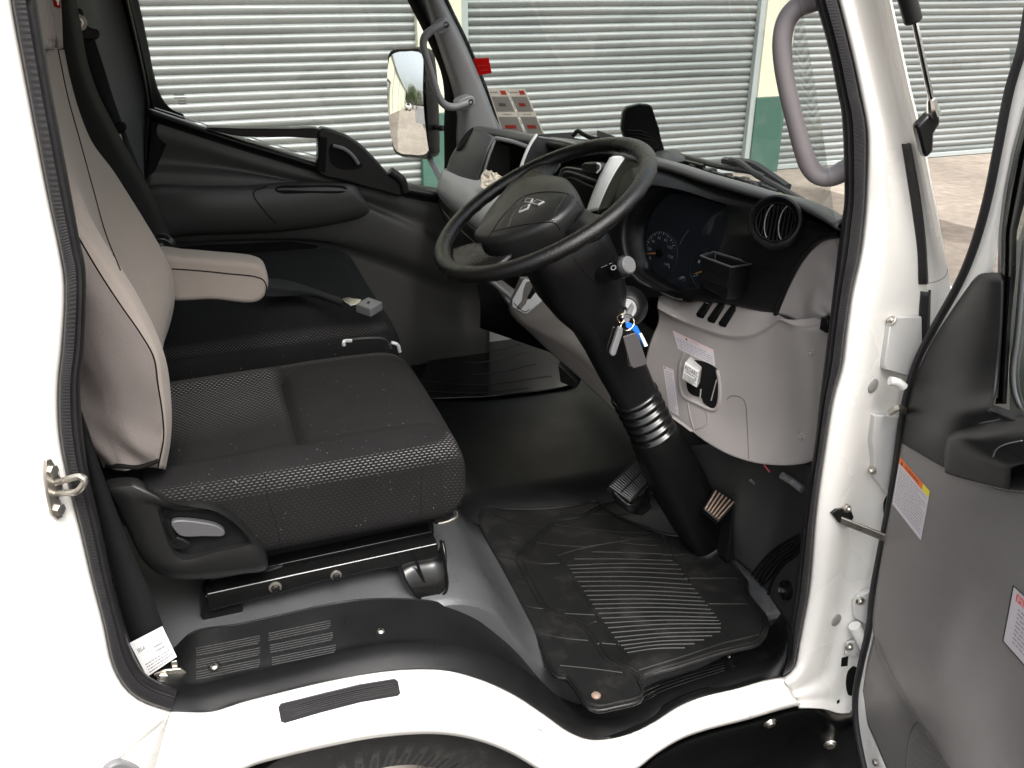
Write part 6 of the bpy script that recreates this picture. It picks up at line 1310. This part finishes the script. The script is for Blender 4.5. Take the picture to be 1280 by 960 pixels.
sp = MB(); sp.tube([on(g2T, a, b, .0006) for a, b in [(1131, 985), (1133, 950), (1137, 920), (1143, 906), (1149, 903), (1156, 910)]], .0012, seg=5, n=30)
for i in range(14):
    for j in range(9):
        x = 1137+j*4.6-(i*.1)+((i % 2)*2.2); y = 918+i*4.4+j*3.0
        if x > 1138+max(0, (i-2))*0 and y < 985 and y > 906+abs(x-1147)*.9: sp.lathe([(.0014, 0), (.0001, -.0004)], on(g2T, x, y, .0006), Dn, 5)
sp.build('speaker_grille', 'greyshade', dro)
bl = MB().loft([DL([(1214, 352, .0), (1224, 343, .002), (1238, 340.5, .004), (1252, 341, .004)]), DL([(1211, 357, .006), (1222, 350, .018), (1237, 348, .022), (1252, 349, .020)]),
    DL([(1203, 368, .002), (1218, 363, .018), (1236, 361, .024), (1252, 361, .022)]), DL([(1188, 390, .0), (1206, 388, .018), (1231, 388, .024), (1251, 390, .022)]),
    DL([(1167, 423, .0), (1189, 425, .018), (1221, 425, .024), (1249, 425, .022)]), DL([(1152, 453, .0), (1176, 458, .020), (1212, 460, .028), (1246, 460, .024)]),
    DL([(1140, 484, .0), (1166, 490, .028), (1203, 492, .042), (1243, 490, .036)]), DL([(1134, 510, .0), (1160, 517, .040), (1200, 516, .062), (1240, 507, .054)]),
    DL([(1129, 532, .0), (1156, 540, .036), (1192, 538, .060), (1250, 522, .056)]), DL([(1127, 545, .0), (1152, 558, .024), (1182, 562, .040), (1250, 560, .050)]), DL([(1126, 553, .0), (1150, 567, .010), (1180, 584, .014), (1250, 604, .020)])], n=40, m=6)
blo = bl.build('door_trim', 'doorblack', dro, solid=.004, angle=60)
ab = MB().loft([DL([(1181, 590, .014), (1180, 566, .030), (1183, 546, .040), (1190, 538, .050), (1210, 532, .055), (1250, 523, .055), (1300, 515, .05)]), DL([(1184, 592, .024), (1184, 570, .050), (1188, 550, .075), (1200, 546, .085), (1225, 545, .085), (1260, 542, .085), (1300, 540, .08)]), DL([(1210, 600, .024), (1212, 580, .055), (1218, 566, .085), (1235, 560, .09), (1260, 562, .09), (1290, 566, .09), (1320, 570, .085)]), DL([(1262, 613, .024), (1262, 596, .06), (1264, 586, .085), (1280, 580, .09), (1300, 582, .09), (1320, 585, .09), (1350, 590, .085)])], n=40, m=7)
abo = ab.build('door_armrest', 'doorblack', dro, solid=.004, angle=60); aT = bvh(abo)
MB().plate(DL([(1232, 604, .014), (1262, 613, .014), (1300, 615, .014), (1440, 603, .014), (1440, 530, .03), (1262, 545, .03)]), Dn*-.01).build('lower_trim', 'doorblack', dro, bevel=.003)
MB().tube([on(aT, a, b, .0005) for a, b in [(1182, 552), (1184, 542), (1192, 537)]]+DL([(1215, 531, .058), (1252, 524, .057)]), .0010, seg=5).build('armrest_line', 'greypillar', abo)
MB().tube([on(aT, a, b, .0008) for a, b in [(1242, 571), (1246, 562), (1256, 556), (1278, 551)]], .0010, seg=5).build('armrest_line', 'greypillar', abo)
# shell and frame of the door, seal, glass
whL = [(1310, -60), (1292, 0), (1281, 60), (1266, 110), (1250, 190), (1240, 240), (1227, 290), (1213, 330), (1198, 362), (1170, 412), (1150, 452), (1136, 500), (1130, 535), (1124, 580), (1110, 660), (1095, 740), (1090, 785), (1080, 830), (1073, 870), (1074, 905), (1082, 950), (1095, 1000)]
whR = [(1340, -60), (1322, 0), (1308, 60), (1288, 110), (1266, 190), (1256, 240), (1246, 290), (1241, 335), (1228, 365), (1210, 400), (1190, 440), (1170, 490), (1160, 530), (1150, 580), (1140, 660), (1120, 740), (1112, 785), (1100, 835), (1095, 880), (1100, 920), (1110, 960), (1130, 1010)]
dsk = MB().loft([DL(whL, -.06), DL(whL, -.012), [p.lerp(q, .12) for p, q in zip(DL(whL, -.008), DL(whR, -.008))], DL(whR, -.008)], n=120, m=3)
dsk.build('door_shell', 'white', dro, solid=.003, angle=50)
MB().grid([[p+Dn*-.07 for p in catmull(DL(whL), 60)], [p+Dn*-.07 for p in catmull(DL([(1500, b) for a, b in whR]), 60)]]).build('door_skin', 'white', dro, solid=.003)
MB().tube(DL([(a-3.5, b) for a, b in whL], -.004), .0075, ry=.007, n=160, seg=10).build('door_seal', 'rubber', dro)
fr_ = MB()
fL = [(1322, 0), (1308, 60), (1289, 110), (1267, 190), (1257, 240), (1251, 290), (1250, 340), (1249, 400), (1246, 455), (1243, 505)]
R_ = [DL([(a-3, b) for a, b in fL], -.004)]
for dx_, h in ((1.5, .008), (6, .012), (8, .004), (9, .004), (10.5, .010), (14, .010), (16, .000), (20, -.008)): R_.append(DL([(a+dx_*(1.35 if b < 250 else (1.0 if b < 350 else .75)), b) for a, b in fL], h))
fr_.grid([linres(r, 60) for r in R_]); fr_.build('window_frame', 'black', dro, solid=.003, angle=30)
MB().loft([DL([(1233, 511, .03), (1236, 506, .03), (1260, 512, .03), (1300, 528, .03), (1420, 575, .03)]), DL([(1234, 513, .06), (1240, 512, .062), (1262, 521, .062), (1300, 538, .062), (1420, 585, .062)]), DL([(1236, 517, .056), (1244, 520, .056), (1264, 530, .056), (1300, 548, .056), (1420, 595, .056)])], n=24, m=4).build('inner_sill_seal', 'rubber', dro, solid=.003)
MB().add(DL([(1262, 60), (1500, 60), (1500, 600), (1262, 515)], -.02), [(0, 1, 2, 3)]).build('window_glass', 'glassdark', dro, flat=True)
MB().grid([catmull(DL([(1278, 300), (1274, 340), (1267, 420), (1261, 468), (1264, 492), (1271, 510)], -.016), 20), catmull(DL([(1285, 300), (1281, 340), (1274, 420), (1268, 468), (1271, 494), (1279, 514)], -.016), 20)]).build('glass_guide', 'greypillar', dro, solid=.002)
surfdecal('warning_sticker', dT, ((1125.6, 571), (1163, 614), (1151.5, 675.5), (1116, 630)), ['paper2', 'orange', 'yellow', 'ink', 'inkdark'], [('r', 1, 0, 0, .78, .13), ('r', 2, .78, 0, 1, .13), ('tri', 4, .06, .02, .13, .11), ('t', 4, .18, .03, .66, .10, 'WARNING'), ('w', 3, .05, .17, .96, .93, 13, 4)], dro)
surfdecal('notice_sticker', dT, ((1268, 733), (1345, 805), (1332, 890), (1255, 801)), ['paper2', 'redpale', 'inkdark', 'ink'], [('r', 1, .06, .06, .9, .19), ('t', 0, .09, .08, .86, .17, 'PLEASE NOTE'), ('w', 3, .12, .26, .92, .9, 9, 7)], dro)
MB().tube([on(dT, a, b, .0006) for a, b in ((1267, 732), (1345, 804), (1333, 891), (1254, 801))], .0011, cl=True, smooth=False, seg=4).build('sticker_border', 'inkdark', dro)
p = D(1095, 953, -.004); MB().mat(0).lathe([(.0075, 0), (.0075, .003), (.005, .006), (.0001, .007)], p, Dn, 14).build('door_bolt', 'metal', dro)
